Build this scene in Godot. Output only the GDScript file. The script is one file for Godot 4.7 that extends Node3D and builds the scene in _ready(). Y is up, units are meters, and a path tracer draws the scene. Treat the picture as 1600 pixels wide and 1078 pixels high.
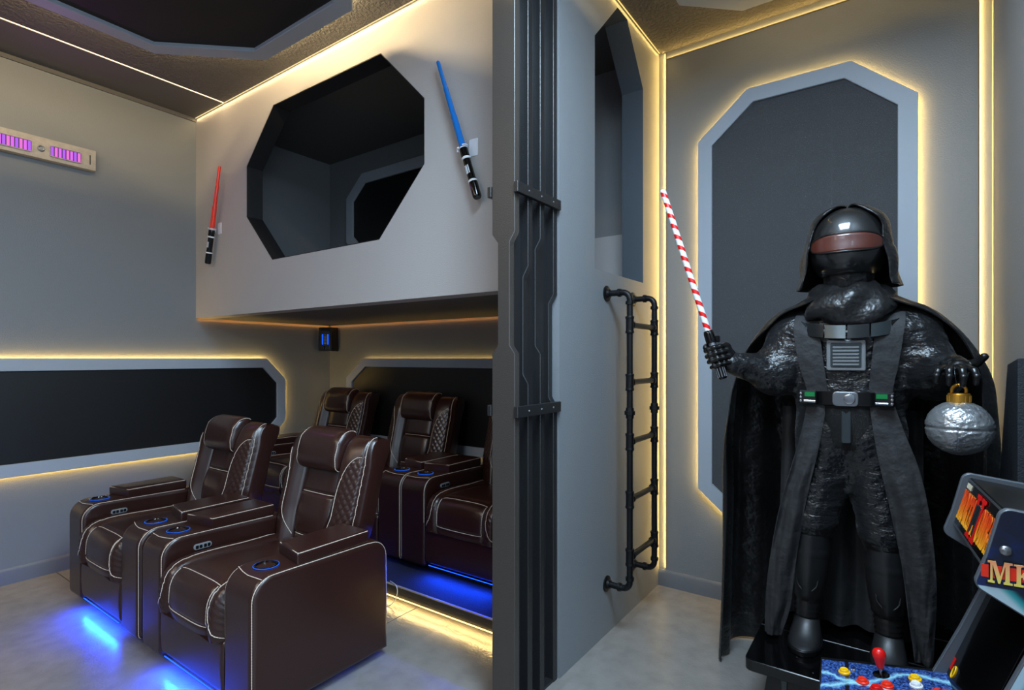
extends Node3D

# Home theatre nook with a loft, a ladder wall and a caped mannequin. Metres, y up, the camera stands at x = z = 0.
const EYE := 1.5            # camera height
const CEIL := 3.52
const XL := -4.816          # left wall
const XM := -1.285          # ladder side of the partition
const XP := -1.425          # cinema side of the partition
const XR := 0.381           # right wall
const ZB := -3.5            # back wall
const ZL := -2.176          # front of the loft
const LOFT := 1.84          # underside of the loft
const SLAB := 0.28          # top of the display stand
const WARM := Color(1.0, 0.82, 0.46)

var M := {}
var taken := {}
var rng := RandomNumberGenerator.new()

# ---------------------------------------------------------------- mesh building
class MB:
	var v := PackedVector3Array()
	var t := PackedInt32Array()

	func add(p: Vector3) -> int:
		v.append(p)
		return v.size() - 1

	func tri(a: int, b: int, c: int) -> void:
		t.append(a); t.append(b); t.append(c)

	func quad(a: int, b: int, c: int, d: int) -> void:
		t.append_array(PackedInt32Array([a, b, c, a, c, d]))

	# rings of equal count joined in order
	func loft(rings: Array, closed := true, cap0 := true, cap1 := true) -> void:
		var n: int = rings[0].size()
		var base := v.size()
		for r in rings:
			v.append_array(r)
		var m := n if closed else n - 1
		for k in rings.size() - 1:
			for i in m:
				var j := (i + 1) % n
				var a := base + k * n
				quad(a + i, a + j, a + n + j, a + n + i)
		if cap0:
			fan(base, n, true)
		if cap1:
			fan(base + (rings.size() - 1) * n, n, false)

	func fan(at: int, n: int, back: bool) -> void:
		var c := Vector3.ZERO
		for i in n:
			c += v[at + i]
		var m := add(c / n)
		for i in n:
			var j := (i + 1) % n
			if back:
				tri(m, at + j, at + i)
			else:
				tri(m, at + i, at + j)

	# polygon cap for any simple outline
	func cap(at: int, flat: PackedVector2Array, back: bool) -> void:
		var ix := Geometry2D.triangulate_polygon(flat)
		var want := 0.0
		for i in flat.size():
			want += flat[i].cross(flat[(i + 1) % flat.size()])
		for k in range(0, ix.size(), 3):
			var a := ix[k]; var b := ix[k + 1]; var c := ix[k + 2]
			if ((flat[b] - flat[a]).cross(flat[c] - flat[a]) > 0.0) != (want > 0.0):
				var s := b
				b = c; c = s
			if back:
				tri(at + a, at + c, at + b)
			else:
				tri(at + a, at + b, at + c)

	func merge(o: MB, x := Transform3D.IDENTITY) -> void:
		var base := v.size()
		for p in o.v:
			v.append(x * p)
		for k in o.t:
			t.append(base + k)

	func shift(d: Vector3) -> MB:
		for i in v.size():
			v[i] += d
		return self

	func done(angle := 40.0) -> ArrayMesh:
		var nf := t.size() / 3
		var fn := PackedVector3Array()
		fn.resize(nf)
		var vol := 0.0
		for i in nf:
			var a := v[t[3 * i]]; var b := v[t[3 * i + 1]]; var c := v[t[3 * i + 2]]
			fn[i] = (b - a).cross(c - a)
			vol += a.dot(b.cross(c))
		if vol < 0.0:
			for i in nf:
				fn[i] = -fn[i]
				var k := t[3 * i + 1]
				t[3 * i + 1] = t[3 * i + 2]
				t[3 * i + 2] = k
		var arr := []
		arr.resize(Mesh.ARRAY_MAX)
		if angle >= 180.0:
			var vn := PackedVector3Array()
			vn.resize(v.size())
			for i in nf:
				for k in 3:
					vn[t[3 * i + k]] += fn[i]
			for i in v.size():
				vn[i] = vn[i].normalized() if vn[i].length_squared() > 1e-24 else Vector3.UP
			var ix := t.duplicate()
			for i in nf:
				ix[3 * i + 1] = t[3 * i + 2]
				ix[3 * i + 2] = t[3 * i + 1]
			arr[Mesh.ARRAY_VERTEX] = v
			arr[Mesh.ARRAY_NORMAL] = vn
			arr[Mesh.ARRAY_INDEX] = ix
		else:
			var lim := cos(deg_to_rad(angle))
			var cnt := PackedInt32Array()
			cnt.resize(v.size() + 1)
			for k in t:
				cnt[k + 1] += 1
			for i in v.size():
				cnt[i + 1] += cnt[i]
			var at := cnt.duplicate()
			var inc := PackedInt32Array()
			inc.resize(t.size())
			for i in t.size():
				inc[at[t[i]]] = i / 3
				at[t[i]] += 1
			var un := PackedVector3Array()
			un.resize(nf)
			for i in nf:
				un[i] = fn[i].normalized()
			var pv := PackedVector3Array()
			var pn := PackedVector3Array()
			pv.resize(t.size())
			pn.resize(t.size())
			for i in nf:
				for q in 3:
					var k: int = [0, 2, 1][q]
					var vi := t[3 * i + k]
					var s := Vector3.ZERO
					for w in range(cnt[vi], cnt[vi + 1]):
						var g := inc[w]
						if un[g].dot(un[i]) > lim:
							s += fn[g]
					pv[3 * i + q] = v[vi]
					pn[3 * i + q] = s.normalized() if s.length_squared() > 1e-26 else Vector3.UP
			arr[Mesh.ARRAY_VERTEX] = pv
			arr[Mesh.ARRAY_NORMAL] = pn
		var mesh := ArrayMesh.new()
		mesh.add_surface_from_arrays(Mesh.PRIMITIVE_TRIANGLES, arr)
		return mesh


static func miters(p: PackedVector2Array) -> PackedVector2Array:   # inward unit offsets of an outline
	var n := p.size()
	var area := 0.0
	for i in n:
		area += p[i].cross(p[(i + 1) % n])
	var s := 1.0 if area > 0.0 else -1.0
	var out := PackedVector2Array()
	for i in n:
		var e0 := (p[i] - p[(i + n - 1) % n]).normalized()
		var e1 := (p[(i + 1) % n] - p[i]).normalized()
		var n0 := Vector2(-e0.y, e0.x) * s
		var n1 := Vector2(-e1.y, e1.x) * s
		var m := (n0 + n1)
		var l := m.length_squared()
		out.append(m * (2.0 / l) if l > 0.3 else n1)
	return out


static func inset(p: PackedVector2Array, d: float) -> PackedVector2Array:
	var m := miters(p)
	var out := PackedVector2Array()
	for i in p.size():
		out.append(p[i] + m[i] * d)
	return out


# an outline (a, b) pushed along n from d0 to d1, with rounded rims; frame maps (a, b, n) to space
static func slab(mb: MB, p: PackedVector2Array, d0: float, d1: float, fr: Basis, at := Vector3.ZERO, r := 0.0, seg := 2) -> void:
	var m := miters(p)
	var steps := []
	if r > 0.0:
		for k in seg + 1:
			var q := PI / 2 * k / seg
			steps.append([d0 + r - r * cos(q), r - r * sin(q)])
		for k in seg + 1:
			var q := PI / 2 * (1.0 - float(k) / seg)
			steps.append([d1 - r + r * cos(q), r - r * sin(q)])
	else:
		steps = [[d0, 0.0], [d1, 0.0]]
	var base := mb.v.size()
	var n := p.size()
	for s in steps:
		for i in n:
			var q := p[i] + m[i] * float(s[1])
			mb.v.append(at + fr.x * q.x + fr.y * q.y + fr.z * float(s[0]))
	for k in steps.size() - 1:
		for i in n:
			var j := (i + 1) % n
			var b := base + k * n
			mb.quad(b + i, b + j, b + n + j, b + n + i)
	mb.cap(base, p, true)
	mb.cap(base + (steps.size() - 1) * n, p, false)


const XY := Basis(Vector3(1, 0, 0), Vector3(0, 1, 0), Vector3(0, 0, 1))
const ZY := Basis(Vector3(0, 0, 1), Vector3(0, 1, 0), Vector3(1, 0, 0))    # outline (z, y), pushed along x
const XZ := Basis(Vector3(1, 0, 0), Vector3(0, 0, 1), Vector3(0, 1, 0))    # outline (x, z), pushed along y


static func rect(x0: float, y0: float, x1: float, y1: float, r := 0.0, seg := 4) -> PackedVector2Array:
	if r <= 0.0:
		return PackedVector2Array([Vector2(x0, y0), Vector2(x1, y0), Vector2(x1, y1), Vector2(x0, y1)])
	var out := PackedVector2Array()
	for c in [[x1 - r, y0 + r, -PI / 2], [x1 - r, y1 - r, 0.0], [x0 + r, y1 - r, PI / 2], [x0 + r, y0 + r, PI]]:
		for k in seg + 1:
			var q: float = c[2] + PI / 2 * k / seg
			out.append(Vector2(c[0] + r * cos(q), c[1] + r * sin(q)))
	return out


static func box(mb: MB, lo: Vector3, hi: Vector3, r := 0.0, seg := 1) -> void:
	slab(mb, rect(lo.x, lo.y, hi.x, hi.y, r * 1.2, 2) if r > 0.0 else rect(lo.x, lo.y, hi.x, hi.y), lo.z, hi.z, XY, Vector3.ZERO, r, seg)


# octagon with cut corners
static func octa(x0: float, y0: float, x1: float, y1: float, cx: float, cy: float) -> PackedVector2Array:
	return PackedVector2Array([Vector2(x0 + cx, y0), Vector2(x1 - cx, y0), Vector2(x1, y0 + cy), Vector2(x1, y1 - cy), Vector2(x1 - cx, y1), Vector2(x0 + cx, y1), Vector2(x0, y1 - cy), Vector2(x0, y0 + cy)])


# band between two outlines of equal count
static func band(mb: MB, outer: PackedVector2Array, inner: PackedVector2Array, d0: float, d1: float, fr: Basis, at := Vector3.ZERO, bev := 0.003) -> void:
	var n := outer.size()
	var base := mb.v.size()
	var o2 := inset(outer, bev)
	var i2 := inset(inner, -bev)
	for set_ in [[outer, d0], [outer, d1 - bev], [o2, d1], [i2, d1], [inner, d1 - bev], [inner, d0]]:
		for q in set_[0]:
			mb.v.append(at + fr.x * q.x + fr.y * q.y + fr.z * float(set_[1]))
	for k in 6:
		for i in n:
			var j := (i + 1) % n
			var a := base + k * n
			var b := base + ((k + 1) % 6) * n
			mb.quad(a + i, a + j, b + j, b + i)


# round tube along points; radius may be a number or one number per point
static func tube(mb: MB, pts: PackedVector3Array, rad, sides := 8, loop := false) -> void:
	var n := pts.size()
	var rings := []
	var up := Vector3.ZERO
	for i in n:
		var d: Vector3
		if loop:
			d = (pts[(i + 1) % n] - pts[(i + n - 1) % n])
		else:
			d = pts[mini(i + 1, n - 1)] - pts[maxi(i - 1, 0)]
		d = d.normalized()
		if up == Vector3.ZERO:
			up = d.cross(Vector3(0.31, 0.2, 0.93) if absf(d.dot(Vector3(0.31, 0.2, 0.93))) < 0.9 else Vector3.RIGHT).normalized()
		up = (up - d * up.dot(d)).normalized()
		var w := d.cross(up)
		var r: float = rad[i] if rad is PackedFloat32Array else float(rad)
		var ring := PackedVector3Array()
		for k in sides:
			var q := TAU * k / sides
			ring.append(pts[i] + (up * cos(q) + w * sin(q)) * r)
		rings.append(ring)
	if loop:
		rings.append(rings[0])
	mb.loft(rings, true, not loop, not loop)


# profile of (radius, height) pairs turned round an axis
static func lathe(mb: MB, prof: Array, at: Vector3, axis := Vector3.UP, sides := 24, squash := Vector2.ONE) -> void:
	var a := axis.normalized()
	var u := a.cross(Vector3.BACK if absf(a.z) < 0.9 else Vector3.RIGHT).normalized()
	var w := a.cross(u)
	var rings := []
	for p in prof:
		var ring := PackedVector3Array()
		for k in sides:
			var q := TAU * k / sides
			ring.append(at + a * float(p[1]) + (u * cos(q) * squash.x + w * sin(q) * squash.y) * maxf(float(p[0]), 0.0002))
		rings.append(ring)
	mb.loft(rings)


# a cloth sheet with thickness; f(s, t) gives points
func sheet(mb: MB, nu: int, nv: int, f: Callable, th := 0.006) -> void:
	var g := PackedVector3Array()
	for j in nv + 1:
		for i in nu + 1:
			g.append(f.call(float(i) / nu, float(j) / nv))
	var w := nu + 1
	var base := mb.v.size()
	var nn := PackedVector3Array()
	for j in nv + 1:
		for i in nu + 1:
			var dx := g[j * w + mini(i + 1, nu)] - g[j * w + maxi(i - 1, 0)]
			var dy := g[mini(j + 1, nv) * w + i] - g[maxi(j - 1, 0) * w + i]
			nn.append(dx.cross(dy).normalized())
	for side in [0.5, -0.5]:
		for k in g.size():
			mb.v.append(g[k] + nn[k] * th * side)
	var o := g.size()
	for j in nv:
		for i in nu:
			var a := base + j * w + i
			mb.quad(a, a + 1, a + w + 1, a + w)
			mb.quad(a + o, a + o + w, a + o + w + 1, a + o + 1)
	for i in nu:
		var a := base + i
		mb.quad(a, a + o, a + o + 1, a + 1)
		a = base + nv * w + i
		mb.quad(a, a + 1, a + o + 1, a + o)
	for j in nv:
		var a := base + j * w
		mb.quad(a, a + w, a + w + o, a + o)
		a = base + j * w + nu
		mb.quad(a, a + o, a + w + o, a + w)


# smooth-joined tapered capsules [a, b, ra, rb] meshed as surface nets
func flesh(mb: MB, bones: Array, cell: float, k := 60.0, bump = null) -> void:
	var lo := Vector3.ONE * 1e9
	var hi := -lo
	for b in bones:
		var r: float = maxf(b[2], b[3]) + 0.03
		lo = lo.min(b[0] - Vector3.ONE * r).min(b[1] - Vector3.ONE * r)
		hi = hi.max(b[0] + Vector3.ONE * r).max(b[1] + Vector3.ONE * r)
	var n := Vector3i(((hi - lo) / cell).ceil()) + Vector3i.ONE * 2
	var f := PackedFloat32Array()
	f.resize(n.x * n.y * n.z)
	var reach := 5.0 / k
	for b in bones:
		var a: Vector3 = b[0]
		var ab: Vector3 = b[1] - b[0]
		var l2 := maxf(ab.length_squared(), 1e-9)
		var ra: float = b[2]
		var dr: float = b[3] - b[2]
		var r: float = maxf(b[2], b[3]) + reach
		var i0 := Vector3i(((a.min(b[1]) - Vector3.ONE * r - lo) / cell).floor()).max(Vector3i.ZERO)
		var i1 := Vector3i(((a.max(b[1]) + Vector3.ONE * r - lo) / cell).ceil()).min(n - Vector3i.ONE)
		for z in range(i0.z, i1.z + 1):
			for y in range(i0.y, i1.y + 1):
				var row := (z * n.y + y) * n.x
				for x in range(i0.x, i1.x + 1):
					var p := lo + Vector3(x, y, z) * cell - a
					var h := clampf(p.dot(ab) / l2, 0.0, 1.0)
					var d := (p - ab * h).length() - ra - dr * h
					if d < reach:
						f[row + x] += exp(-k * d)
	for i in f.size():
		f[i] = 1.0 if f[i] <= 0.0 else -log(f[i]) / k
	if bump != null:
		for z in n.z:
			for y in n.y:
				var row := (z * n.y + y) * n.x
				for x in n.x:
					if absf(f[row + x]) < 0.04:
						f[row + x] += float(bump.call(lo + Vector3(x, y, z) * cell))
	var sy := n.x
	var sz := n.x * n.y
	var off := [0, 1, sy, sy + 1, sz, sz + 1, sz + sy, sz + sy + 1]
	var edges := [[0, 1], [2, 3], [4, 5], [6, 7], [0, 2], [1, 3], [4, 6], [5, 7], [0, 4], [1, 5], [2, 6], [3, 7]]
	var ids := {}
	for z in n.z - 1:
		for y in n.y - 1:
			for x in n.x - 1:
				var c := z * sz + y * sy + x
				var neg := 0
				for o in off:
					if f[c + o] < 0.0:
						neg += 1
				if neg == 0 or neg == 8:
					continue
				var s := Vector3.ZERO
				var m := 0
				for e in edges:
					var fa := f[c + off[e[0]]]
					var fb := f[c + off[e[1]]]
					if (fa < 0.0) != (fb < 0.0):
						var q := fa / (fa - fb)
						var pa := Vector3(e[0] & 1, (e[0] >> 1) & 1, e[0] >> 2)
						var pb := Vector3(e[1] & 1, (e[1] >> 1) & 1, e[1] >> 2)
						s += pa.lerp(pb, q)
						m += 1
				ids[c] = mb.add(lo + (Vector3(x, y, z) + s / m) * cell)
	for c in ids:
		var fc := f[c]
		for ax in [[1, sy, sz], [sy, sz, 1], [sz, 1, sy]]:
			var fd := f[c + ax[0]]
			if (fc < 0.0) == (fd < 0.0):
				continue
			var q1: int = c - ax[1]
			var q2: int = c - ax[1] - ax[2]
			var q3: int = c - ax[2]
			if ids.has(q1) and ids.has(q2) and ids.has(q3):
				if fc < 0.0:
					mb.quad(ids[c], ids[q1], ids[q2], ids[q3])
				else:
					mb.quad(ids[c], ids[q3], ids[q2], ids[q1])


# ---------------------------------------------------------------- naming
func numbered(called: String) -> String:
	if not taken.has(called):
		taken[called] = 0
		return called
	taken[called] += 1
	return "%s_%03d" % [called, taken[called]]


func tag(o: Node, label: String, category: String, group := "") -> Node:
	o.set_meta("label", label)
	o.set_meta("category", category)
	if group:
		o.set_meta("group", group)
	return o


func thing(called: String, label: String, category: String, at := Vector3.ZERO, group := "") -> Node3D:
	var o := Node3D.new()
	o.name = numbered(called)
	add_child(o)
	o.position = at
	tag(o, label, category, group)
	return o


# one named mesh; points are given in the scene's own metres, so a thing's place is taken off
func part(called: String, mb: MB, mat: Material, parent: Node3D = null, angle := 40.0) -> MeshInstance3D:
	var o := MeshInstance3D.new()
	var root: Node3D = parent if parent else self
	var origin := Vector3.ZERO
	var p := root
	while p != self:
		origin += p.position
		p = p.get_parent()
	if origin != Vector3.ZERO:
		mb.shift(-origin)
	o.mesh = mb.done(angle)
	o.material_override = mat
	o.name = called if parent else numbered(called)
	root.add_child(o, true)
	return o


func struct(called: String, mb: MB, mat: Material, parent: Node3D = null, angle := 40.0) -> MeshInstance3D:
	var o := part(called, mb, mat, parent, angle)
	if parent == null:
		o.set_meta("kind", "structure")
	return o


# glowing strip from a to b that shines towards out: a thin glowing mesh with an area light on its face
func strip(called: String, parent: Node3D, a: Vector3, b: Vector3, out: Vector3, wide: float, color: Color, watts: float, glow := 3.0) -> MeshInstance3D:
	var o := MeshInstance3D.new()
	var root: Node3D = parent if parent else self
	var origin := Vector3.ZERO
	var p := root
	while p != self:
		origin += p.position
		p = p.get_parent()
	var len := a.distance_to(b)
	var bm := BoxMesh.new()
	bm.size = Vector3(len, wide, 0.003)
	o.mesh = bm
	o.material_override = lit(color, glow)
	o.name = called if parent else numbered(called)
	root.add_child(o, true)
	var x := (b - a).normalized()
	var z := -out.normalized()
	o.transform = Transform3D(Basis(x, z.cross(x), z), (a + b) / 2 - origin)
	var l := AreaLight3D.new()
	l.name = "strip_light"
	l.area_size = Vector2(len, wide)
	l.area_normalize_energy = true
	l.light_color = color
	l.light_energy = watts * len / (PI * PI)
	l.area_range = 12.0
	l.area_attenuation = 2.0
	l.shadow_enabled = true
	l.position = Vector3(0, 0, -0.003)
	o.add_child(l)
	return o


var lits := {}
func lit(color: Color, glow: float) -> StandardMaterial3D:
	var key := "%s %s" % [color, glow]
	if not lits.has(key):
		var m := StandardMaterial3D.new()
		m.albedo_color = Color(0.05, 0.05, 0.05)
		m.emission_enabled = true
		m.emission = color
		m.emission_energy_multiplier = glow
		lits[key] = m
	return lits[key]


# ---------------------------------------------------------------- materials
func noise(freq: float, type := FastNoiseLite.TYPE_SIMPLEX_SMOOTH, oct := 4, seed_ := 1, gain := 0.5) -> FastNoiseLite:
	var n := FastNoiseLite.new()
	n.noise_type = type
	n.frequency = freq
	n.fractal_octaves = oct
	n.fractal_gain = gain
	n.seed = seed_
	return n


func tex(n: FastNoiseLite, size := 512, normal := 0.0, ramp: Gradient = null) -> NoiseTexture2D:
	var t := NoiseTexture2D.new()
	t.width = size
	t.height = size
	t.seamless = true
	t.seamless_blend_skirt = 0.03
	t.noise = n
	if normal > 0.0:
		t.as_normal_map = true
		t.bump_strength = normal
	if ramp:
		t.color_ramp = ramp
	return t


func ramp(stops: Array) -> Gradient:
	var g := Gradient.new()
	var o := PackedFloat32Array()
	var c := PackedColorArray()
	for s in stops:
		o.append(s[0])
		c.append(s[1])
	g.offsets = o
	g.colors = c
	return g


func mat(c: Color, rough := 0.6, metal := 0.0, normal: Texture2D = null, scale := 1.0, depth := 1.0, albedo: Texture2D = null, world := false) -> StandardMaterial3D:
	var m := StandardMaterial3D.new()
	m.albedo_color = c
	m.roughness = rough
	m.metallic = metal
	if normal:
		m.normal_enabled = true
		m.normal_texture = normal
		m.normal_scale = depth
	if albedo:
		m.albedo_texture = albedo
	if normal or albedo:
		m.uv1_triplanar = true
		m.uv1_world_triplanar = world
		m.uv1_scale = Vector3.ONE * scale
	return m


func make_materials() -> void:
	var roller := tex(noise(0.09, FastNoiseLite.TYPE_SIMPLEX_SMOOTH, 3, 3), 512, 2.0)
	var knock := tex(noise(0.028, FastNoiseLite.TYPE_SIMPLEX_SMOOTH, 4, 7), 512, 9.0, ramp([[0.0, Color.BLACK], [0.42, Color(0.1, 0.1, 0.1)], [0.56, Color(0.85, 0.85, 0.85)], [1.0, Color.WHITE]]))
	var hide := tex(noise(0.07, FastNoiseLite.TYPE_CELLULAR, 2, 5), 512, 2.2)
	var crumple := tex(noise(0.016, FastNoiseLite.TYPE_SIMPLEX_SMOOTH, 5, 11, 0.55), 512, 14.0)
	var weave := tex(noise(0.22, FastNoiseLite.TYPE_VALUE, 2, 13), 512, 3.0)
	var mottle := tex(noise(0.012, FastNoiseLite.TYPE_SIMPLEX_SMOOTH, 5, 17), 512, 0.0, ramp([[0.0, Color(0.90, 0.90, 0.90)], [0.5, Color(0.955, 0.955, 0.95)], [1.0, Color(1, 1, 1)]]))
	var fleck := tex(noise(0.11, FastNoiseLite.TYPE_SIMPLEX_SMOOTH, 3, 19), 512, 0.0, ramp([[0.0, Color(0.42, 0.42, 0.42)], [0.80, Color(0.47, 0.47, 0.47)], [0.86, Color(0.9, 0.9, 0.9)], [1.0, Color(1, 1, 1)]]))
	var pits := tex(noise(0.3, FastNoiseLite.TYPE_CELLULAR, 2, 23), 512, 4.0)
	var grain := tex(noise(0.2, FastNoiseLite.TYPE_SIMPLEX, 2, 37), 512, 3.0)
	var brushed := tex(noise(0.05, FastNoiseLite.TYPE_SIMPLEX_SMOOTH, 4, 29), 512, 4.0)
	M.wall = mat(Color(0.475, 0.488, 0.50), 0.5, 0, roller, 2.5, 0.35, null, true)
	M.loft = mat(Color(0.68, 0.665, 0.66), 0.55, 0, roller, 2.5, 0.4, null, true)
	M.reveal = mat(Color(0.10, 0.10, 0.11), 0.55)
	M.reveal_grey = mat(Color(0.27, 0.30, 0.33), 0.55)
	M.ceiling = mat(Color(0.36, 0.35, 0.34), 0.75, 0, knock, 2.2, 1.0, null, true)
	M.soffit = mat(Color(0.36, 0.35, 0.34), 0.65, 0, roller, 2.5, 0.5, null, true)
	M.frame = mat(Color(0.64, 0.67, 0.71), 0.5, 0, roller, 4.0, 0.25)
	M.board = mat(Color(0.20, 0.205, 0.22), 0.42, 0, brushed, 2.0, 0.08, fleck)
	M.board_grey = mat(Color(0.60, 0.61, 0.64), 0.36, 0, grain, 3.0, 0.9, fleck)
	M.floor = mat(Color(0.52, 0.505, 0.49), 0.27, 0, roller, 1.2, 0.25, mottle, true)
	M.grout = mat(Color(0.16, 0.15, 0.14), 0.9)
	M.base = mat(Color(0.42, 0.43, 0.45), 0.45)
	M.column = mat(Color(0.235, 0.215, 0.20), 0.38, 0, roller, 3.0, 0.4)  # fin paint as it looks in the light, for the front fin
	M.column_shaded = mat(Color(0.125, 0.125, 0.13), 0.35, 0, roller, 3.0, 0.4)  # same paint darkened for the shade behind the front fin
	M.carpet = mat(Color(0.07, 0.07, 0.075), 0.95, 0, weave, 3.0, 1.5)
	M.nosing = mat(Color(0.62, 0.56, 0.46), 0.4)
	M.leather = mat(Color(0.175, 0.088, 0.072), 0.29, 0, hide, 7.0, 0.35)
	M.leather.metallic_specular = 0.55
	M.thread = mat(Color(0.80, 0.74, 0.68), 0.7)
	M.black = mat(Color(0.035, 0.035, 0.04), 0.35)
	M.black_gloss = mat(Color(0.02, 0.02, 0.023), 0.12)
	M.black_matte = mat(Color(0.05, 0.05, 0.052), 0.7)
	M.pipe = mat(Color(0.105, 0.105, 0.11), 0.38, 0.6, pits, 6.0, 0.3)
	M.satin = mat(Color(0.06, 0.062, 0.07), 0.33, 0, crumple, 1.5, 0.75)
	M.satin.uv1_scale = Vector3(1.3, 2.6, 1.3)
	M.satin.metallic_specular = 0.55
	M.satin.rim_enabled = true
	M.satin.rim = 0.4
	M.robe = mat(Color(0.14, 0.14, 0.147), 0.72, 0, crumple, 1.0, 0.28)
	M.cape = mat(Color(0.085, 0.082, 0.085), 0.36, 0, crumple, 0.7, 0.45)
	M.cape.rim_enabled = true
	M.cape.rim = 0.25
	M.glove = mat(Color(0.035, 0.035, 0.038), 0.30, 0, hide, 9.0, 0.4)
	M.boot = mat(Color(0.11, 0.11, 0.115), 0.38, 0, hide, 9.0, 0.25)
	M.helmet = mat(Color(0.02, 0.02, 0.022), 0.10)
	M.helmet.clearcoat_enabled = true
	M.visor = mat(Color(0.30, 0.10, 0.035), 0.10)
	M.visor.clearcoat_enabled = true
	M.chrome = mat(Color(0.72, 0.73, 0.75), 0.18, 1.0)
	M.steel = mat(Color(0.55, 0.56, 0.58), 0.3, 0.9)
	M.gunmetal = mat(Color(0.30, 0.33, 0.34), 0.28, 0.8)
	M.dark_metal = mat(Color(0.16, 0.165, 0.17), 0.3, 0.6)
	M.pebbled = mat(Color(0.05, 0.045, 0.045), 0.3, 0.2, pits, 5.0, 2.0)
	M.grey_plate = mat(Color(0.46, 0.47, 0.48), 0.4, 0.3)
	M.white = mat(Color(0.86, 0.87, 0.88), 0.4)
	M.red = mat(Color(0.82, 0.06, 0.05), 0.3)
	M.orange_red = mat(Color(0.90, 0.18, 0.07), 0.3)
	M.yellow = mat(Color(0.93, 0.72, 0.05), 0.3)
	M.silver = mat(Color(0.62, 0.63, 0.64), 0.34, 0.75, tex(noise(0.045, FastNoiseLite.TYPE_VALUE, 4, 31), 512, 9.0), 4.0, 1.0)
	M.gold = mat(Color(0.80, 0.58, 0.22), 0.38, 0.75)
	M.blue_blade = mat(Color(0.06, 0.40, 0.72), 0.18)
	M.red_blade = mat(Color(0.95, 0.24, 0.16), 0.2)
	M.clear = mat(Color(0.86, 0.87, 0.90), 0.25)
	M.sconce = mat(Color(0.70, 0.67, 0.63), 0.5, 0.1, brushed, 3.0, 0.5, mottle)
	M.cabinet = mat(Color(0.30, 0.32, 0.345), 0.42, 0, roller, 5.0, 0.3)
	M.screen = mat(Color(0.03, 0.03, 0.033), 0.10)
	M.navy = mat(Color(0.09, 0.11, 0.14), 0.6, 0, weave, 3.0, 0.6)
	M.cream = mat(Color(0.80, 0.76, 0.66), 0.5)
	M.green = mat(Color(0.05, 0.45, 0.22), 0.3)


# ---------------------------------------------------------------- the scene
func _ready() -> void:
	# camera: level, turned left, the lens shifted a little up (verticals stay upright)
	var cam := Camera3D.new()
	cam.name = "camera"
	cam.projection = Camera3D.PROJECTION_FRUSTUM
	cam.keep_aspect = Camera3D.KEEP_HEIGHT
	cam.near = 0.05
	cam.far = 60.0
	cam.size = 0.05 * 1078.0 / 845.0
	cam.frustum_offset = Vector2(0, 0.05 * 21.0 / 845.0)
	cam.position = Vector3(0, EYE, 0)
	cam.rotation.y = deg_to_rad(35.377)
	add_child(cam)
	cam.current = true
	var env := Environment.new()
	env.background_mode = Environment.BG_COLOR
	env.background_color = Color(0.02, 0.02, 0.02)
	env.tonemap_mode = Environment.TONE_MAPPER_LINEAR
	env.tonemap_exposure = 1.0
	env.sdfgi_enabled = true
	env.ssao_enabled = true
	env.ssil_enabled = true
	var we := WorldEnvironment.new()
	we.name = "world_environment"
	we.environment = env
	add_child(we)
	# unseen ceiling panels and a window out of view, placed to light both rooms
	unseen_ceiling_lamp(Vector3(-3.0, CEIL - 0.03, 1.2), Vector2(1.8, 0.9), Color(1.0, 0.90, 0.78), 24.0, "unseen wide ceiling light panel, out of view, lighting the recliners and left room")
	unseen_ceiling_lamp(Vector3(-1.15, CEIL - 0.03, 1.8), Vector2(1.4, 0.9), Color(0.92, 0.96, 1.0), 75.0, "unseen small ceiling light panel behind the camera, lighting the back wall and its dark board")
	unseen_window_light(Vector3(2.38, 1.85, 1.35), Vector2(2.0, 1.9), Color(0.84, 0.92, 1.0), 50.0)  # out of view, placed to light the ladder wall from the right
	unseen_ceiling_lamp(Vector3(1.35, CEIL - 0.03, -0.35), Vector2(1.2, 0.9), Color(0.76, 0.89, 1.0), 132.0, "unseen square ceiling light panel at the right, out of view, lighting the ladder wall")

	unseen_ceiling_lamp(Vector3(-0.35, CEIL - 0.03, -1.1), Vector2(1.0, 0.8), Color(0.80, 0.91, 1.0), 128.0, "unseen ceiling light panel above the camera view, lighting the caped mannequin and the wall behind")
	make_materials()
	rng.seed = 5
	room()
	loft()
	column()
	wall_panels()
	led_strips()
	platform()
	recliners()
	ladder()
	wall_things()
	stand_and_figure()
	arcade()


func unseen_ceiling_lamp(at: Vector3, size: Vector2, color: Color, watts: float, label: String) -> void:  # lamp out of view; place and strength chosen for what it lights
	var t := thing("unseen_ceiling_light", label, "light", at)
	var fr := MB.new()
	var o := rect(at.x - size.x / 2 - 0.03, at.z - size.y / 2 - 0.03, at.x + size.x / 2 + 0.03, at.z + size.y / 2 + 0.03)
	band(fr, o, inset(o, 0.03), at.y - 0.012, at.y + 0.03, XZ)
	part("frame", fr, mat(Color(0.85, 0.85, 0.85), 0.5), t)
	var s := strip("diffuser", t, at - Vector3(size.x / 2, 0, 0), at + Vector3(size.x / 2, 0, 0), Vector3.DOWN, size.y, color, watts / size.x, 1.5)
	s.name = "diffuser"


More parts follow.
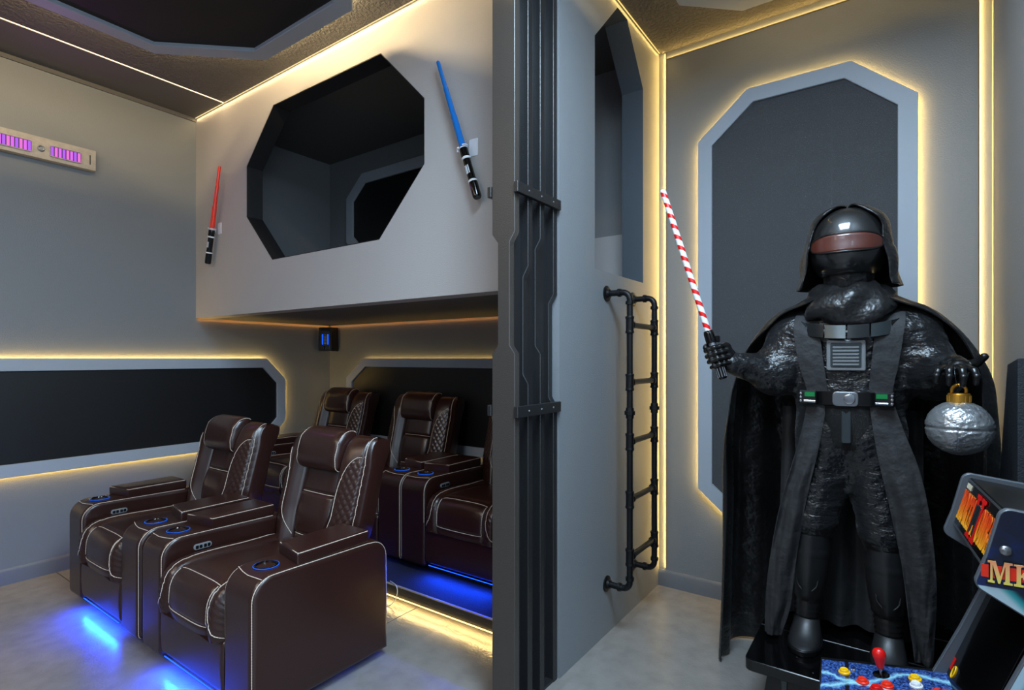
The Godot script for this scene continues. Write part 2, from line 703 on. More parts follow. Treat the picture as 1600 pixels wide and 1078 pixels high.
func unseen_window_light(at: Vector3, size: Vector2, color: Color, watts: float) -> void:  # unseen window: a glowing pane with an area light, no real opening
	var t := Node3D.new()
	t.name = "unseen_window_1"
	t.set_meta("kind", "structure")
	add_child(t)
	t.position = at
	var fr := MB.new()
	var o := rect(at.z - size.x / 2 - 0.06, at.y - size.y / 2 - 0.06, at.z + size.x / 2 + 0.06, at.y + size.y / 2 + 0.06)
	band(fr, o, inset(o, 0.06), at.x - 0.03, at.x + 0.02, ZY)
	part("unseen_window_frame", fr, mat(Color(0.8, 0.8, 0.8), 0.5), t)
	strip("unseen_window_pane", t, at - Vector3(0, 0, size.x / 2), at + Vector3(0, 0, size.x / 2), Vector3.LEFT, size.y, color, watts / size.x, 1.5)


func csg_box(lo: Vector3, hi: Vector3) -> CSGBox3D:
	var b := CSGBox3D.new()
	b.size = hi - lo
	b.position = (lo + hi) / 2
	return b


func solid(called: String, lo: Vector3, hi: Vector3, m: Material, parent: Node3D = null, r := 0.0) -> MeshInstance3D:
	var mb := MB.new()
	box(mb, lo, hi, r)
	return struct(called, mb, m, parent)


func room() -> void:
	var top := CEIL + 0.1
	# floor: sub-slab and the poured slabs with saw-cut joints
	var fl := Node3D.new()
	fl.name = "floor"
	fl.set_meta("kind", "structure")
	add_child(fl)
	solid("screed", Vector3(XL - 0.1, -0.14, ZB - 0.1), Vector3(2.5, -0.012, 2.7), M.grout, fl)
	var g := 0.0035
	for s in [[XL - 0.1, -2.352 - g, ZB - 0.1, -1.244 - g, 0], [XL - 0.1, -2.352 - g, -1.244 + g, 2.7, 0], [-2.352 + g, XP + 0.05, ZB - 0.1, -1.244 - g, 0], [-2.352 + g, XP + 0.05 - g, -1.244 + g, 2.7, 0], [XP + 0.05, 2.5, ZB - 0.1, 2.7, 1]]:
		var mb := MB.new()
		box(mb, Vector3(s[0], -0.03, s[2]), Vector3(s[1], 0, s[3]))
		part("floor_slab", mb, M.floor, fl)
	# walls with thickness
	solid("wall_left", Vector3(XL - 0.1, 0, ZB - 0.1), Vector3(XL, top, 2.7), M.wall)
	solid("wall_back", Vector3(XL, 0, ZB - 0.1), Vector3(XR + 0.1, top, ZB), M.wall)
	solid("wall_right", Vector3(XR, 0, ZB), Vector3(XR + 0.1, top, -1.15), M.wall)
	var lin := solid("trim_1", Vector3(0.352, 0, -3.19), Vector3(XR, CEIL, -1.15), M.wall)
	lin.set_meta("kind", "structure")
	solid("unseen_wall_return", Vector3(XR + 0.1, 0, -1.25), Vector3(2.5, top, -1.15), M.wall)  # out of view; room widened here so side light reaches the ladder wall
	solid("unseen_wall_far_right", Vector3(2.4, 0, -1.15), Vector3(2.5, top, 2.7), M.wall)  # out of view, carries the unseen glowing window
	solid("wall_front", Vector3(XL, 0, 2.6), Vector3(2.4, top, 2.7), M.wall)
	# ceiling: textured field, smooth border along the left wall, the lit groove between them
	var ce := Node3D.new()
	ce.name = "ceiling"
	ce.set_meta("kind", "structure")
	add_child(ce)
	solid("ceiling_slab", Vector3(XL - 0.1, CEIL + 0.02, ZB - 0.1), Vector3(2.5, CEIL + 0.12, 2.7), M.soffit, ce)
	solid("textured_field", Vector3(-4.325, CEIL, ZL), Vector3(2.4, CEIL + 0.03, 2.6), M.ceiling, ce)
	solid("textured_field", Vector3(XP, CEIL, ZB), Vector3(XR, CEIL + 0.03, ZL), M.ceiling, ce)
	solid("loft_ceiling", Vector3(XL, CEIL, ZB), Vector3(XP, CEIL + 0.03, ZL), M.soffit, ce)
	solid("smooth_border", Vector3(XL, CEIL, ZL), Vector3(-4.345, CEIL + 0.03, 2.6), M.soffit, ce)
	# skirting boards
	var prof := PackedVector2Array([Vector2(0, 0), Vector2(0.016, 0), Vector2(0.016, 0.085), Vector2(0.006, 0.105), Vector2(0, 0.105)])
	var mb := MB.new()
	slab(mb, prof, ZB, 2.6, Basis(Vector3(1, 0, 0), Vector3(0, 1, 0), Vector3(0, 0, 1)), Vector3(XL, 0, 0))
	struct("baseboard_left", mb, M.base)
	mb = MB.new()
	slab(mb, prof, XM, XR, Basis(Vector3(0, 0, 1), Vector3(0, 1, 0), Vector3(1, 0, 0)), Vector3(0, 0, ZB))
	struct("baseboard_back", mb, M.base)
	mb = MB.new()
	box(mb, Vector3(XL, CEIL - 0.03, ZL + 0.004), Vector3(XL + 0.012, CEIL, 2.6))
	struct("trim_2", mb, M.soffit)


func loft() -> void:
	# front of the loft with its eight-sided window
	var w := CSGCombiner3D.new()
	w.name = "wall_loft"
	w.set_meta("kind", "structure")
	add_child(w)
	var b := csg_box(Vector3(XL, LOFT, -2.303), Vector3(XP, CEIL, ZL))
	b.name = "face"
	b.material = M.loft
	w.add_child(b)
	var hole := PackedVector2Array([Vector2(-3.665, 2.21), Vector2(-2.518, 2.21), Vector2(-2.144, 2.585), Vector2(-2.144, 2.952), Vector2(-2.505, 3.322), Vector2(-3.65, 3.322), Vector2(-4.013, 2.955), Vector2(-4.013, 2.572)])
	var c := CSGPolygon3D.new()
	c.polygon = hole
	c.depth = 0.4
	c.position = Vector3(0, 0, -2.04)
	c.operation = CSGShape3D.OPERATION_SUBTRACTION
	c.material = M.loft
	c.name = "opening"
	c.position.z = -2.44 + 0.4
	w.add_child(c)
	var mb := MB.new()
	band(mb, inset(hole, 0.0005), inset(hole, 0.006), -2.302, -2.1775, XY, Vector3.ZERO, 0.0005)
	struct("trim_3", mb, M.reveal)
	solid("floor_loft", Vector3(XL, LOFT, ZB), Vector3(XP, LOFT + 0.08, -2.303), M.soffit)
	# partition with the opening the ladder leads to
	w = CSGCombiner3D.new()
	w.name = "wall_partition"
	w.set_meta("kind", "structure")
	add_child(w)
	b = csg_box(Vector3(XP, 0, ZB), Vector3(XM, CEIL, -2.192))
	b.name = "face"
	b.material = M.wall
	w.add_child(b)
	hole = PackedVector2Array([Vector2(-2.558, 1.97), Vector2(-2.558, 3.19), Vector2(-2.842, 3.487), Vector2(-2.975, 3.487), Vector2(-3.22, 3.177), Vector2(-3.22, 1.97)])
	c = CSGPolygon3D.new()
	c.polygon = hole
	c.depth = 0.4
	c.operation = CSGShape3D.OPERATION_SUBTRACTION
	c.material = M.reveal_grey
	c.transform = Transform3D(Basis(Vector3(0, 0, 1), Vector3(0, 1, 0), Vector3(-1, 0, 0)), Vector3(XP - 0.1, 0, 0))
	c.name = "opening"
	w.add_child(c)
	# low light-grey ledge against the back wall of the loft
	solid("trim_4", Vector3(-2.6, LOFT + 0.08, ZB), Vector3(XP, 2.345, ZB + 0.06), M.loft)


func column() -> void:
	var t := thing("fin_column", "dark column of stepped vertical fins ending the partition between both rooms", "column", Vector3(-1.355, 0, -2.0))
	var z := [-1.84, -1.942, -2.042, -2.152]
	var lim := [[2.03, 1.99, 1.555, 1.52], [1.90, 1.853, 1.431, 1.39], [2.034, 1.991, 1.557, 1.52], [1.796, 1.755, 1.322, 1.275]]
	for k in 4:
		var a: Array = lim[k]
		var r := [-1.293, -1.294, -1.295, -1.293][k] as float
		var l := -1.411
		var p := PackedVector2Array([Vector2(l, 0.0), Vector2(r, 0.0), Vector2(r, a[3]), Vector2(r - 0.027, a[2]), Vector2(r - 0.027, a[1]), Vector2(r, a[0]), Vector2(r, CEIL), Vector2(l, CEIL), Vector2(l, a[0]), Vector2(l + 0.03, a[1]), Vector2(l + 0.03, a[2]), Vector2(l, a[3])])
		var mb := MB.new()
		slab(mb, p, z[k] - 0.035, z[k], XY, Vector3.ZERO, 0.002, 1)
		part("fin", mb, M.column if k == 0 else M.column_shaded, t)  # rear fins darker: shade of the front fin put into their colour
	var mb := MB.new()
	box(mb, Vector3(-1.375, 0, -2.185), Vector3(-1.335, CEIL, -1.86))
	part("core", mb, M.column_shaded, t)
	mb = MB.new()
	box(mb, Vector3(-1.405, 0, -2.187), Vector3(-1.296, 0.012, -1.85))
	part("foot_plate", mb, M.column_shaded, t)
	for s in [[-1.292, -1.272, 2.19, 2.235], [-1.432, -1.412, 2.19, 2.235], [-1.292, -1.272, 1.253, 1.30], [-1.432, -1.412, 1.253, 1.30]]:
		mb = MB.new()
		box(mb, Vector3(s[0], s[2], -2.188), Vector3(s[1], s[3], -1.832), 0.002)
		var st := part("strap", mb, M.column_shaded, t)
		if s[0] > -1.4:
			mb = MB.new()
			for q in [-1.92, -2.02, -2.12]:
				lathe(mb, [[0, 0], [0.005, 0], [0.004, 0.0025], [0, 0.003]], Vector3(s[1], (s[2] + s[3]) / 2, q), Vector3.RIGHT, 8)
			part("screw", mb, M.steel, st)


# an octagonal framed board with a strip of light behind its rim
func wall_panel(label: String, fr: Basis, at: Vector3, outer: PackedVector2Array, inner: PackedVector2Array, board: Material, watts: float, off := 0.03, thick := 0.028, skip := [], glow := 4.0, color := WARM, back_in := 0.014) -> Node3D:
	var c := Vector2.ZERO
	for q in outer:
		c += q / outer.size()
	var t := thing("wall_panel", label, "wall panel", at + fr.x * c.x + fr.y * c.y)
	var mb := MB.new()
	band(mb, outer, inner, off, off + thick, fr, at)
	part("frame", mb, M.frame, t)
	mb = MB.new()
	slab(mb, inset(inner, -0.01), off - 0.004, off + thick * 0.35, fr, at)
	part("board", mb, board, t)
	var back := inset(outer, back_in)
	mb = MB.new()
	slab(mb, back, 0.0, off - 0.001, fr, at)
	part("backing", mb, M.black_matte, t)
	var n := back.size()
	var area := 0.0
	for i in n:
		area += back[i].cross(back[(i + 1) % n])
	for i in n:
		if i in skip:
			continue
		var a := back[i]
		var b := back[(i + 1) % n]
		var d := (b - a).normalized()
		var out2 := Vector2(d.y, -d.x) * (1.0 if area > 0 else -1.0)
		var o3 := (fr.x * out2.x + fr.y * out2.y)
		var h := fr.z * (off * 0.5) + o3 * 0.003
		strip("led_strip", t, at + fr.x * a.x + fr.y * a.y + h, at + fr.x * b.x + fr.y * b.y + h, o3, 0.01, color, watts, glow)
	return t


func wall_panels() -> void:
	var left := Basis(Vector3(0, 0, 1), Vector3(0, 1, 0), Vector3(1, 0, 0))
	var o := octa(-2.963, 0.715, -0.15, 1.5, 0.187, 0.197)
	wall_panel("long black panel in light grey octagonal frame, backlit, on left wall beside front recliners", left, Vector3(XL, 0, 0), o, inset(o, 0.085), M.board, 1.7)
	o = octa(-4.477, 0.69, -1.75, 1.5, 0.26, 0.19)
	wall_panel("black panel in light grey octagonal frame on back wall under the loft", XY, Vector3(0, 0, ZB), o, inset(o, 0.08), M.board, 0.3)
	o = octa(-1.014, 0.43, 0.092, 3.11, 0.29, 0.255)
	wall_panel("tall dark grey panel in light grey octagonal frame, glowing behind the caped mannequin", XY, Vector3(0, 0, ZB), o, inset(o, 0.085), M.board_grey, 2.4)
	o = octa(-4.477, 2.45, -1.95, 3.3, 0.235, 0.21)
	wall_panel("black panel in grey octagonal frame seen through the eight-sided loft window", XY, Vector3(0, 0, ZB), o, inset(o, 0.1), M.board, 0.0, 0.03, 0.028, [0, 1, 2, 3, 4, 5, 6, 7])
	# hanging ceiling panels: frame below, lit round the rim
	var down := Basis(Vector3(1, 0, 0), Vector3(0, 0, 1), Vector3(0, -1, 0))
	o = octa(-3.82, -1.93, -1.95, 0.75, 0.50, 0.45)
	var p := wall_panel("black octagonal ceiling panel in a light grey frame hanging before the loft", down, Vector3(0, CEIL, 0), o, inset(o, 0.10), M.black_matte, 7.0, 0.06, 0.035, [], 3.0, Color(1.0, 0.88, 0.66), 0.05)
	p.set_meta("category", "ceiling panel")
	o = octa(-0.965, -3.185, 0.30, -1.75, 0.27, 0.25)
	p = wall_panel("grey-framed octagonal ceiling panel cut by the top edge above the caped mannequin", down, Vector3(0, CEIL, 0), o, inset(o, 0.13), M.black_matte, 1.2, 0.06, 0.035, [], 3.0, Color(1.0, 0.88, 0.66), 0.05)
	p.set_meta("category", "ceiling panel")


func led_strips() -> void:
	var lst := func(a, label, b, out, wide, watts, glow, color = WARM):
		tag(strip("led_strip", null, a, b, out, wide, color, watts, glow), label, "light strip")
	lst.call(Vector3(-4.335, CEIL + 0.004, ZL + 0.01), "warm white light line let into the ceiling along left wall", Vector3(-4.335, CEIL + 0.004, 2.4), Vector3.DOWN, 0.018, 0.8, 3.0, Color(1.0, 0.87, 0.66))
	lst.call(Vector3(XL + 0.02, CEIL - 0.004, ZL + 0.012), "warm light strip along the ceiling edge above the loft window", Vector3(XP, CEIL - 0.004, ZL + 0.012), Vector3.DOWN, 0.006, 0.65, 1.2, Color(1.0, 0.86, 0.62))
	lst.call(Vector3(XM + 0.01, CEIL - 0.004, ZB + 0.02), "warm light strip along the ceiling edge above the ladder opening", Vector3(XM + 0.01, CEIL - 0.004, -2.2), Vector3.DOWN, 0.006, 0.5, 1.3)
	lst.call(Vector3(XM + 0.05, 0.12, ZB + 0.006), "upright warm light strip in the corner behind the pipe ladder", Vector3(XM + 0.05, CEIL - 0.01, ZB + 0.006), Vector3(-1, 0, 0.12), 0.008, 1.7, 0.12)
	lst.call(Vector3(XR - 0.05, 0.12, ZB + 0.006), "upright warm light strip in the far right corner beside the mannequin", Vector3(XR - 0.05, CEIL - 0.01, ZB + 0.006), Vector3(1, 0, 0.08), 0.008, 1.9, 0.12)
	lst.call(Vector3(XM + 0.05, CEIL - 0.05, ZB + 0.006), "warm light strip along the top of the wall behind the mannequin", Vector3(XR - 0.05, CEIL - 0.05, ZB + 0.006), Vector3(0, 1, 0.2), 0.008, 0.8, 0.12)
	lst.call(Vector3(XL + 0.008, LOFT - 0.004, ZB + 0.02), "thin orange light strip under the loft along left wall", Vector3(XL + 0.008, LOFT - 0.004, ZL - 0.01), Vector3.DOWN, 0.006, 0.25, 0.55, Color(1.0, 0.66, 0.30))
	lst.call(Vector3(XL + 0.02, LOFT - 0.004, ZB + 0.008), "thin orange light strip under the loft along the back wall", Vector3(XP - 0.01, LOFT - 0.004, ZB + 0.008), Vector3.DOWN, 0.006, 0.18, 0.4, Color(1.0, 0.66, 0.36))


func platform() -> void:
	var t := thing("seating_platform", "low black carpeted platform with a pale nosing under the back recliners", "platform", Vector3(-3.1, 0, -2.9))
	var mb := MB.new()
	box(mb, Vector3(XL + 0.018, 0.06, ZB + 0.002), Vector3(XP - 0.002, 0.113, -2.285))
	part("deck", mb, M.carpet, t)
	mb = MB.new()
	box(mb, Vector3(XL + 0.018, 0.0, ZB + 0.002), Vector3(XP - 0.002, 0.06, -2.42))
	part("plinth", mb, M.black_matte, t)
	mb = MB.new()
	box(mb, Vector3(XL + 0.018, 0.055, -2.285), Vector3(XP - 0.002, 0.108, -2.281))
	part("riser_board", mb, M.column_shaded, t)
	mb = MB.new()
	box(mb, Vector3(XL + 0.018, 0.108, -2.291), Vector3(XP - 0.002, 0.1155, -2.279), 0.001)
	part("nosing", mb, M.nosing, t)
	strip("led_strip", t, Vector3(XL + 0.2, 0.048, -2.272), Vector3(XP - 0.01, 0.048, -2.272), Vector3.DOWN, 0.008, Color(1.0, 0.84, 0.52), 2.4, 3.0)
	# loose cable end lying over the nosing
	mb = MB.new()
	var pts := PackedVector3Array()
	for q in [[-2.56, 0.118, -2.30], [-2.52, 0.122, -2.285], [-2.475, 0.120, -2.27], [-2.455, 0.09, -2.262], [-2.465, 0.04, -2.25], [-2.50, 0.006, -2.235], [-2.56, 0.005, -2.22]]:
		pts.append(Vector3(q[0], q[1], q[2]))
	tube(mb, smooth(pts, 5), 0.003, 6)
	tag(part("cable", mb, M.cream, null, 180), "thin pale cable hanging over the platform edge behind the nearest recliner", "cable")


static func smooth(p: PackedVector3Array, k := 4) -> PackedVector3Array:
	var out := PackedVector3Array()
	for i in p.size() - 1:
		var a := p[maxi(i - 1, 0)]
		var d := p[mini(i + 2, p.size() - 1)]
		for j in k:
			out.append(p[i].cubic_interpolate(p[i + 1], a, d, float(j) / k))
	out.append(p[p.size() - 1])
	return out


# ---------------------------------------------------------------- recliners
static func arc(out: PackedVector2Array, c: Vector2, r: Vector2, q0: float, q1: float, n: int) -> void:
	for k in n + 1:
		var q := lerpf(q0, q1, float(k) / n)
		out.append(c + Vector2(cos(q) * r.x, sin(q) * r.y))


# sewn line: a cord with a stitch-by-stitch swelling
static func sew(mb: MB, pts: PackedVector3Array, r := 0.0024) -> void:
	var out := PackedVector3Array()
	var rad := PackedFloat32Array()
	var step := 0.0055
	for i in pts.size() - 1:
		var n := maxi(1, int(pts[i].distance_to(pts[i + 1]) / step))
		for k in n:
			out.append(pts[i].lerp(pts[i + 1], float(k) / n))
			rad.append(r if rad.size() % 2 == 0 else r * 0.62)
	out.append(pts[pts.size() - 1])
	rad.append(r)
	tube(mb, out, rad, 5)


static func arm_profile() -> PackedVector2Array:    # (z, y), counter-clockwise seen from +x reversed; starts front low
	var p := PackedVector2Array()
	arc(p, Vector2(-0.03, 0.070), Vector2(0.03, 0.03), -PI / 2, 0, 3)
	for k in 4:
		p.append(Vector2(0.0, 0.16 + 0.085 * k))
	arc(p, Vector2(-0.095, 0.515), Vector2(0.095, 0.098), 0.0, PI / 2, 8)
	for k in 6:
		p.append(Vector2(-0.16 - 0.085 * k, 0.6125 - 0.0015 * k))
	arc(p, Vector2(-0.615, 0.51), Vector2(0.095, 0.092), PI / 2, PI, 7)
	for k in 4:
		p.append(Vector2(-0.713, 0.42 - 0.10 * k))
	p.append(Vector2(-0.715, 0.040))
	p.append(Vector2(-0.5, 0.040))
	p.append(Vector2(-0.25, 0.040))
	return p


func seam(pts: PackedVector3Array, parent: Node3D) -> void:
	var mb := MB.new()
	sew(mb, pts)
	part("seam", mb, M.thread, parent, 180)


func recliner() -> Node3D:
	var t := thing("recliner", "brown leather recliner", "recliner")
	var prof := arm_profile()
	for s in [-1.0, 1.0]:
		var x0: float = 0.298 * s
		var x1: float = 0.523 * s
		var lo := minf(x0, x1)
		var hi := maxf(x0, x1)
		var mb := MB.new()
		slab(mb, prof, lo, hi, ZY, Vector3.ZERO, 0.026, 4)
		var arm := part("arm", mb, M.leather, t, 60)
		# sewn seams along both rims and across the front
		mb = MB.new()
		for e in [[hi - 0.009, 3, 25], [lo + 0.009, 3, 25]]:
			var pts := PackedVector3Array()
			var m := miters(prof)
			var inner := absf(e[0]) < 0.4
			for k in range(6 if inner else 1, 23 if inner else 34):
				var q := prof[k] + m[k] * 0.007
				pts.append(Vector3(e[0], q.y, q.x))
			seam(pts, arm)
		var cross := PackedVector3Array()
		var xi := lo + 0.012 if s > 0 else hi - 0.012
		var xo := hi - 0.012 if s > 0 else lo + 0.012
		cross.append(Vector3(xi, 0.606, -0.062))
		cross.append(Vector3(lerpf(xi, xo, 0.3), 0.603, -0.048))
		cross.append(Vector3(lerpf(xi, xo, 0.55), 0.601, -0.042))
		cross.append(Vector3(xo, 0.600, -0.050))
		seam(cross, arm)
		# lidded armrest pad
		mb = MB.new()
		var cx := (lo + hi) / 2
		var pad := PackedVector2Array([Vector2(cx - s * 0.102, -0.250), Vector2(cx - s * 0.05, -0.240), Vector2(cx + s * 0.098, -0.212), Vector2(cx + s * 0.104, -0.222), Vector2(cx + s * 0.104, -0.592), Vector2(cx + s * 0.096, -0.60), Vector2(cx - s * 0.096, -0.60), Vector2(cx - s * 0.102, -0.592)])
		slab(mb, pad, 0.600, 0.662, XZ, Vector3.ZERO, 0.014, 3)
		for i in mb.v.size():
			mb.v[i].y += 0.008 * (1.0 - pow((mb.v[i].x - cx) / 0.105, 2)) if mb.v[i].y > 0.63 else 0.0
		var lid := part("armrest_lid", mb, M.leather, t, 50)
		mb = MB.new()
		var edge := inset(pad, 0.004)
		var pts := PackedVector3Array()
		for k in [7, 0, 1, 2, 3, 4]:
			pts.append(Vector3(edge[k].x, 0.658, edge[k].y))
		seam(pts, lid)
		# cup holder with a lit ring
		mb = MB.new()
		var cz := -0.128
		lathe(mb, [[0, 0.606], [0.046, 0.606], [0.050, 0.610], [0.050, 0.617], [0.046, 0.619], [0.041, 0.617], [0.039, 0.6125], [0, 0.6122]], Vector3(cx, 0, cz), Vector3.UP, 32)
		var cup := part("cup_holder", mb, M.black_gloss, t, 35)
		mb = MB.new()
		var ring := PackedVector3Array()
		for k in 32:
			ring.append(Vector3(cx + cos(TAU * k / 32) * 0.0515, 0.6155, cz + sin(TAU * k / 32) * 0.0515))
		tube(mb, ring, 0.0017, 6, true)
		part("light_ring", mb, lit(Color(0.02, 0.42, 1.0), 0.85), cup, 180)
		# feet
		for zf in [-0.11, -0.66]:
			mb = MB.new()
			box(mb, Vector3(cx - 0.04, 0.0, zf - 0.04), Vector3(cx + 0.04, 0.045, zf + 0.04), 0.004)
			part("foot", mb, M.black, t)
	# switch plate on the inner face of the arm that stands on the sitter's right
	var mb := MB.new()
	var plate := rect(-0.240, 0.523, -0.150, 0.553, 0.0145, 5)
	slab(mb, plate, -0.300, -0.291, ZY, Vector3.ZERO, 0.003, 2)
	var sw := part("switch_plate", mb, mat(Color(0.52, 0.53, 0.55), 0.35, 0.2), t)
	mb = MB.new()
	for z in [-0.224, -0.206, -0.184, -0.166]:
		slab(mb, rect(z - 0.007, 0.530, z + 0.007, 0.546, 0.003, 2), -0.292, -0.2885, ZY)
	part("switch_buttons", mb, M.black, sw)
	seat_parts(t)
	back_parts(t)
	# underframe and the light strip below the footrest
	mb = MB.new()
	box(mb, Vector3(-0.30, 0.075, -0.66), Vector3(0.30, 0.40, -0.07), 0.01)
	part("underframe", mb, M.black_matte, t)
	strip("led_strip", t, Vector3(-0.26, 0.066, -0.004), Vector3(0.26, 0.066, -0.004), Vector3(0, -1, 0.75), 0.008, Color(0.05, 0.25, 1.0), 17.0, 5.0)
	return t


# cushion surfaces: quilting grooves as two families of slanting lines
static func quilt(u: float, w: float, pitch: float) -> float:
	var a := fposmod((u * 1.5 + w) / pitch, 1.0)
	var b := fposmod((u * 1.5 - w) / pitch, 1.0)
	var d := minf(minf(a, 1.0 - a), minf(b, 1.0 - b))
	return -0.0042 * (1.0 - smoothstep(0.0, 0.2, d))


static func seat_point(x: float, q: float) -> Vector3:      # q runs from the rear over the front edge and down
	var path := [Vector2(-0.62, 0.490), Vector2(-0.50, 0.497), Vector2(-0.38, 0.506), Vector2(-0.26, 0.512), Vector2(-0.15, 0.513), Vector2(-0.065, 0.505), Vector2(-0.018, 0.478), Vector2(0.004, 0.435), Vector2(0.010, 0.385), Vector2(0.011, 0.335), Vector2(0.004, 0.292)]
	var f := q * (path.size() - 1)
	var i := mini(int(f), path.size() - 2)
	var a: Vector2 = path[maxi(i - 1, 0)]
	var b: Vector2 = path[i]
	var c: Vector2 = path[i + 1]
	var d: Vector2 = path[mini(i + 2, path.size() - 1)]
	var p := b.cubic_interpolate(c, a, d, f - i)
	var g := (b.cubic_interpolate(c, a, d, minf(f - i + 0.05, 1.0)) - b.cubic_interpolate(c, a, d, maxf(f - i - 0.05, 0.0))).normalized()
	var n := Vector2(-g.y, g.x)
	var ax := absf(x)
	var h := 0.0
	if ax < 0.185:
		h = 0.012 * (1.0 - pow(ax / 0.185, 4))
		h -= 0.009 * exp(-pow((q - 0.52) / 0.012, 2)) + 0.009 * exp(-pow((q - 0.90) / 0.012, 2))
	else:
		h = 0.018 * sin(PI * clampf((ax - 0.185) / 0.11, 0.0, 1.0)) - 0.035 * smoothstep(0.25, 0.30, ax)
		if q > 0.40 and ax > 0.205:
			h += quilt(ax, q * 0.95, 0.055) * smoothstep(0.40, 0.5, q)
	h -= 0.010 * exp(-pow((ax - 0.188) / 0.008, 2))
	return Vector3(x, p.y + n.y * h, p.x + n.x * h)


func seat_parts(t: Node3D) -> void:
	var mb := MB.new()
	var rings := []
	var nx := 76
	for j in 67:
		var ring := PackedVector3Array()
		var q := float(j) / 66
		for i in nx + 1:
			ring.append(seat_point(lerpf(-0.296, 0.296, float(i) / nx), q))
		var l := ring[nx]
		var f := ring[0]
		ring.append(Vector3(l.x, minf(l.y, 0.40) - 0.06, minf(l.z, -0.05)))
		ring.append(Vector3(f.x, minf(f.y, 0.40) - 0.06, minf(f.z, -0.05)))
		rings.append(ring)
	mb.loft(rings)
	var seat := part("seat", mb, M.leather, t, 70)
	mb = MB.new()
	for s in [-1.0, 1.0]:
		var pts := PackedVector3Array()
		for k in 41:
			var q := lerpf(0.05, 0.97, float(k) / 40)
			var x := 0.218 + 0.065 * pow(clampf((0.25 - q) / 0.25, 0, 1), 2) + 0.07 * pow(clampf((q - 0.70) / 0.27, 0, 1), 2.2)
			pts.append(seat_point(x * s, q) + Vector3(0, 0.001, 0.001))
		seam(pts, seat)
		pts = PackedVector3Array()
		for k in 12:
			pts.append(seat_point(0.178 * s, lerpf(0.54, 0.89, float(k) / 11)) + Vector3(0, 0.0, 0.002))
		seam(pts, seat)
	for q in [0.52, 0.90]:
		var pts := PackedVector3Array()
		for k in 15:
			pts.append(seat_point(lerpf(-0.178, 0.178, float(k) / 14), q) + (Vector3(0, 0.004, 0.005) if q < 0.7 else Vector3(0, 0, 0.009)))
		seam(pts, seat)
	# footrest
	mb = MB.new()
	var p := PackedVector2Array()
	arc(p, Vector2(-0.022, 0.100), Vector2(0.022, 0.028), -PI / 2, 0, 4)
	p.append(Vector2(0.004, 0.17))
	p.append(Vector2(0.003, 0.24))
	arc(p, Vector2(-0.024, 0.275), Vector2(0.024, 0.026), 0, PI / 2, 4)
	p.append(Vector2(-0.06, 0.30))
	p.append(Vector2(-0.06, 0.072))
	slab(mb, p, -0.296, 0.296, ZY, Vector3.ZERO, 0.014, 3)
	part("footrest", mb, M.leather, t, 60)


const BACK_T := 0.257      # lean of the backrest
static func back_point(s: float, h: float) -> Vector3:      # s across -1..1, h height 0..1 on the front face
	var hw := 0.302 + 0.043 * smoothstep(0.0, 0.35, h) - 0.018 * smoothstep(0.7, 1.0, h)
	var ax := absf(s)
	var d := 0.0
	if ax < 0.44:
		d = 0.030 * (1.0 - pow(ax / 0.44, 5))
		d -= 0.012 * exp(-pow((h - 0.14) / 0.014, 2)) + 0.012 * exp(-pow((h - 0.47) / 0.014, 2))
		d += 0.012 * sin(PI * clampf((h - 0.14) / 0.33, 0, 1))
	else:
		var g := (ax - 0.44) / 0.56
		# a rolled crest beside the centre pad, then a quilted face falling back to the rim
		d = 0.062 * smoothstep(-0.05, 0.34, g) - 0.062 * smoothstep(0.34, 1.25, g) - 0.045 * smoothstep(0.86, 1.0, g)
		d *= 1.0 - 0.45 * smoothstep(0.72, 0.95, h)
		if g > 0.36 and h < 0.45 + 0.35 * sqrt(clampf(1.0 - pow(1.0 - (g - 0.36) / 0.56, 2.0), 0, 1)):
			d += quilt(g * 0.19, h * 0.70, 0.052) * smoothstep(0.36, 0.44, g) * (1.0 - smoothstep(0.90, 0.98, g))
	d -= 0.014 * exp(-pow((ax - 0.44) / 0.020, 2))
	var y := h * 0.70
	if h > 0.80:
		var u := minf((h - 0.80) / 0.20, 1.0)
		d -= 0.135 * (1.0 - sqrt(maxf(0.0, 1.0 - u * u)))
		y = (0.80 + 0.20 * sin(u * PI / 2) * 0.82) * 0.70
	return back_space(s * hw, y, d)


static func back_space(x: float, up: float, out: float) -> Vector3:
	return Vector3(x, 0.435 + up * cos(BACK_T) + out * sin(BACK_T), -0.595 - up * sin(BACK_T) + out * cos(BACK_T))


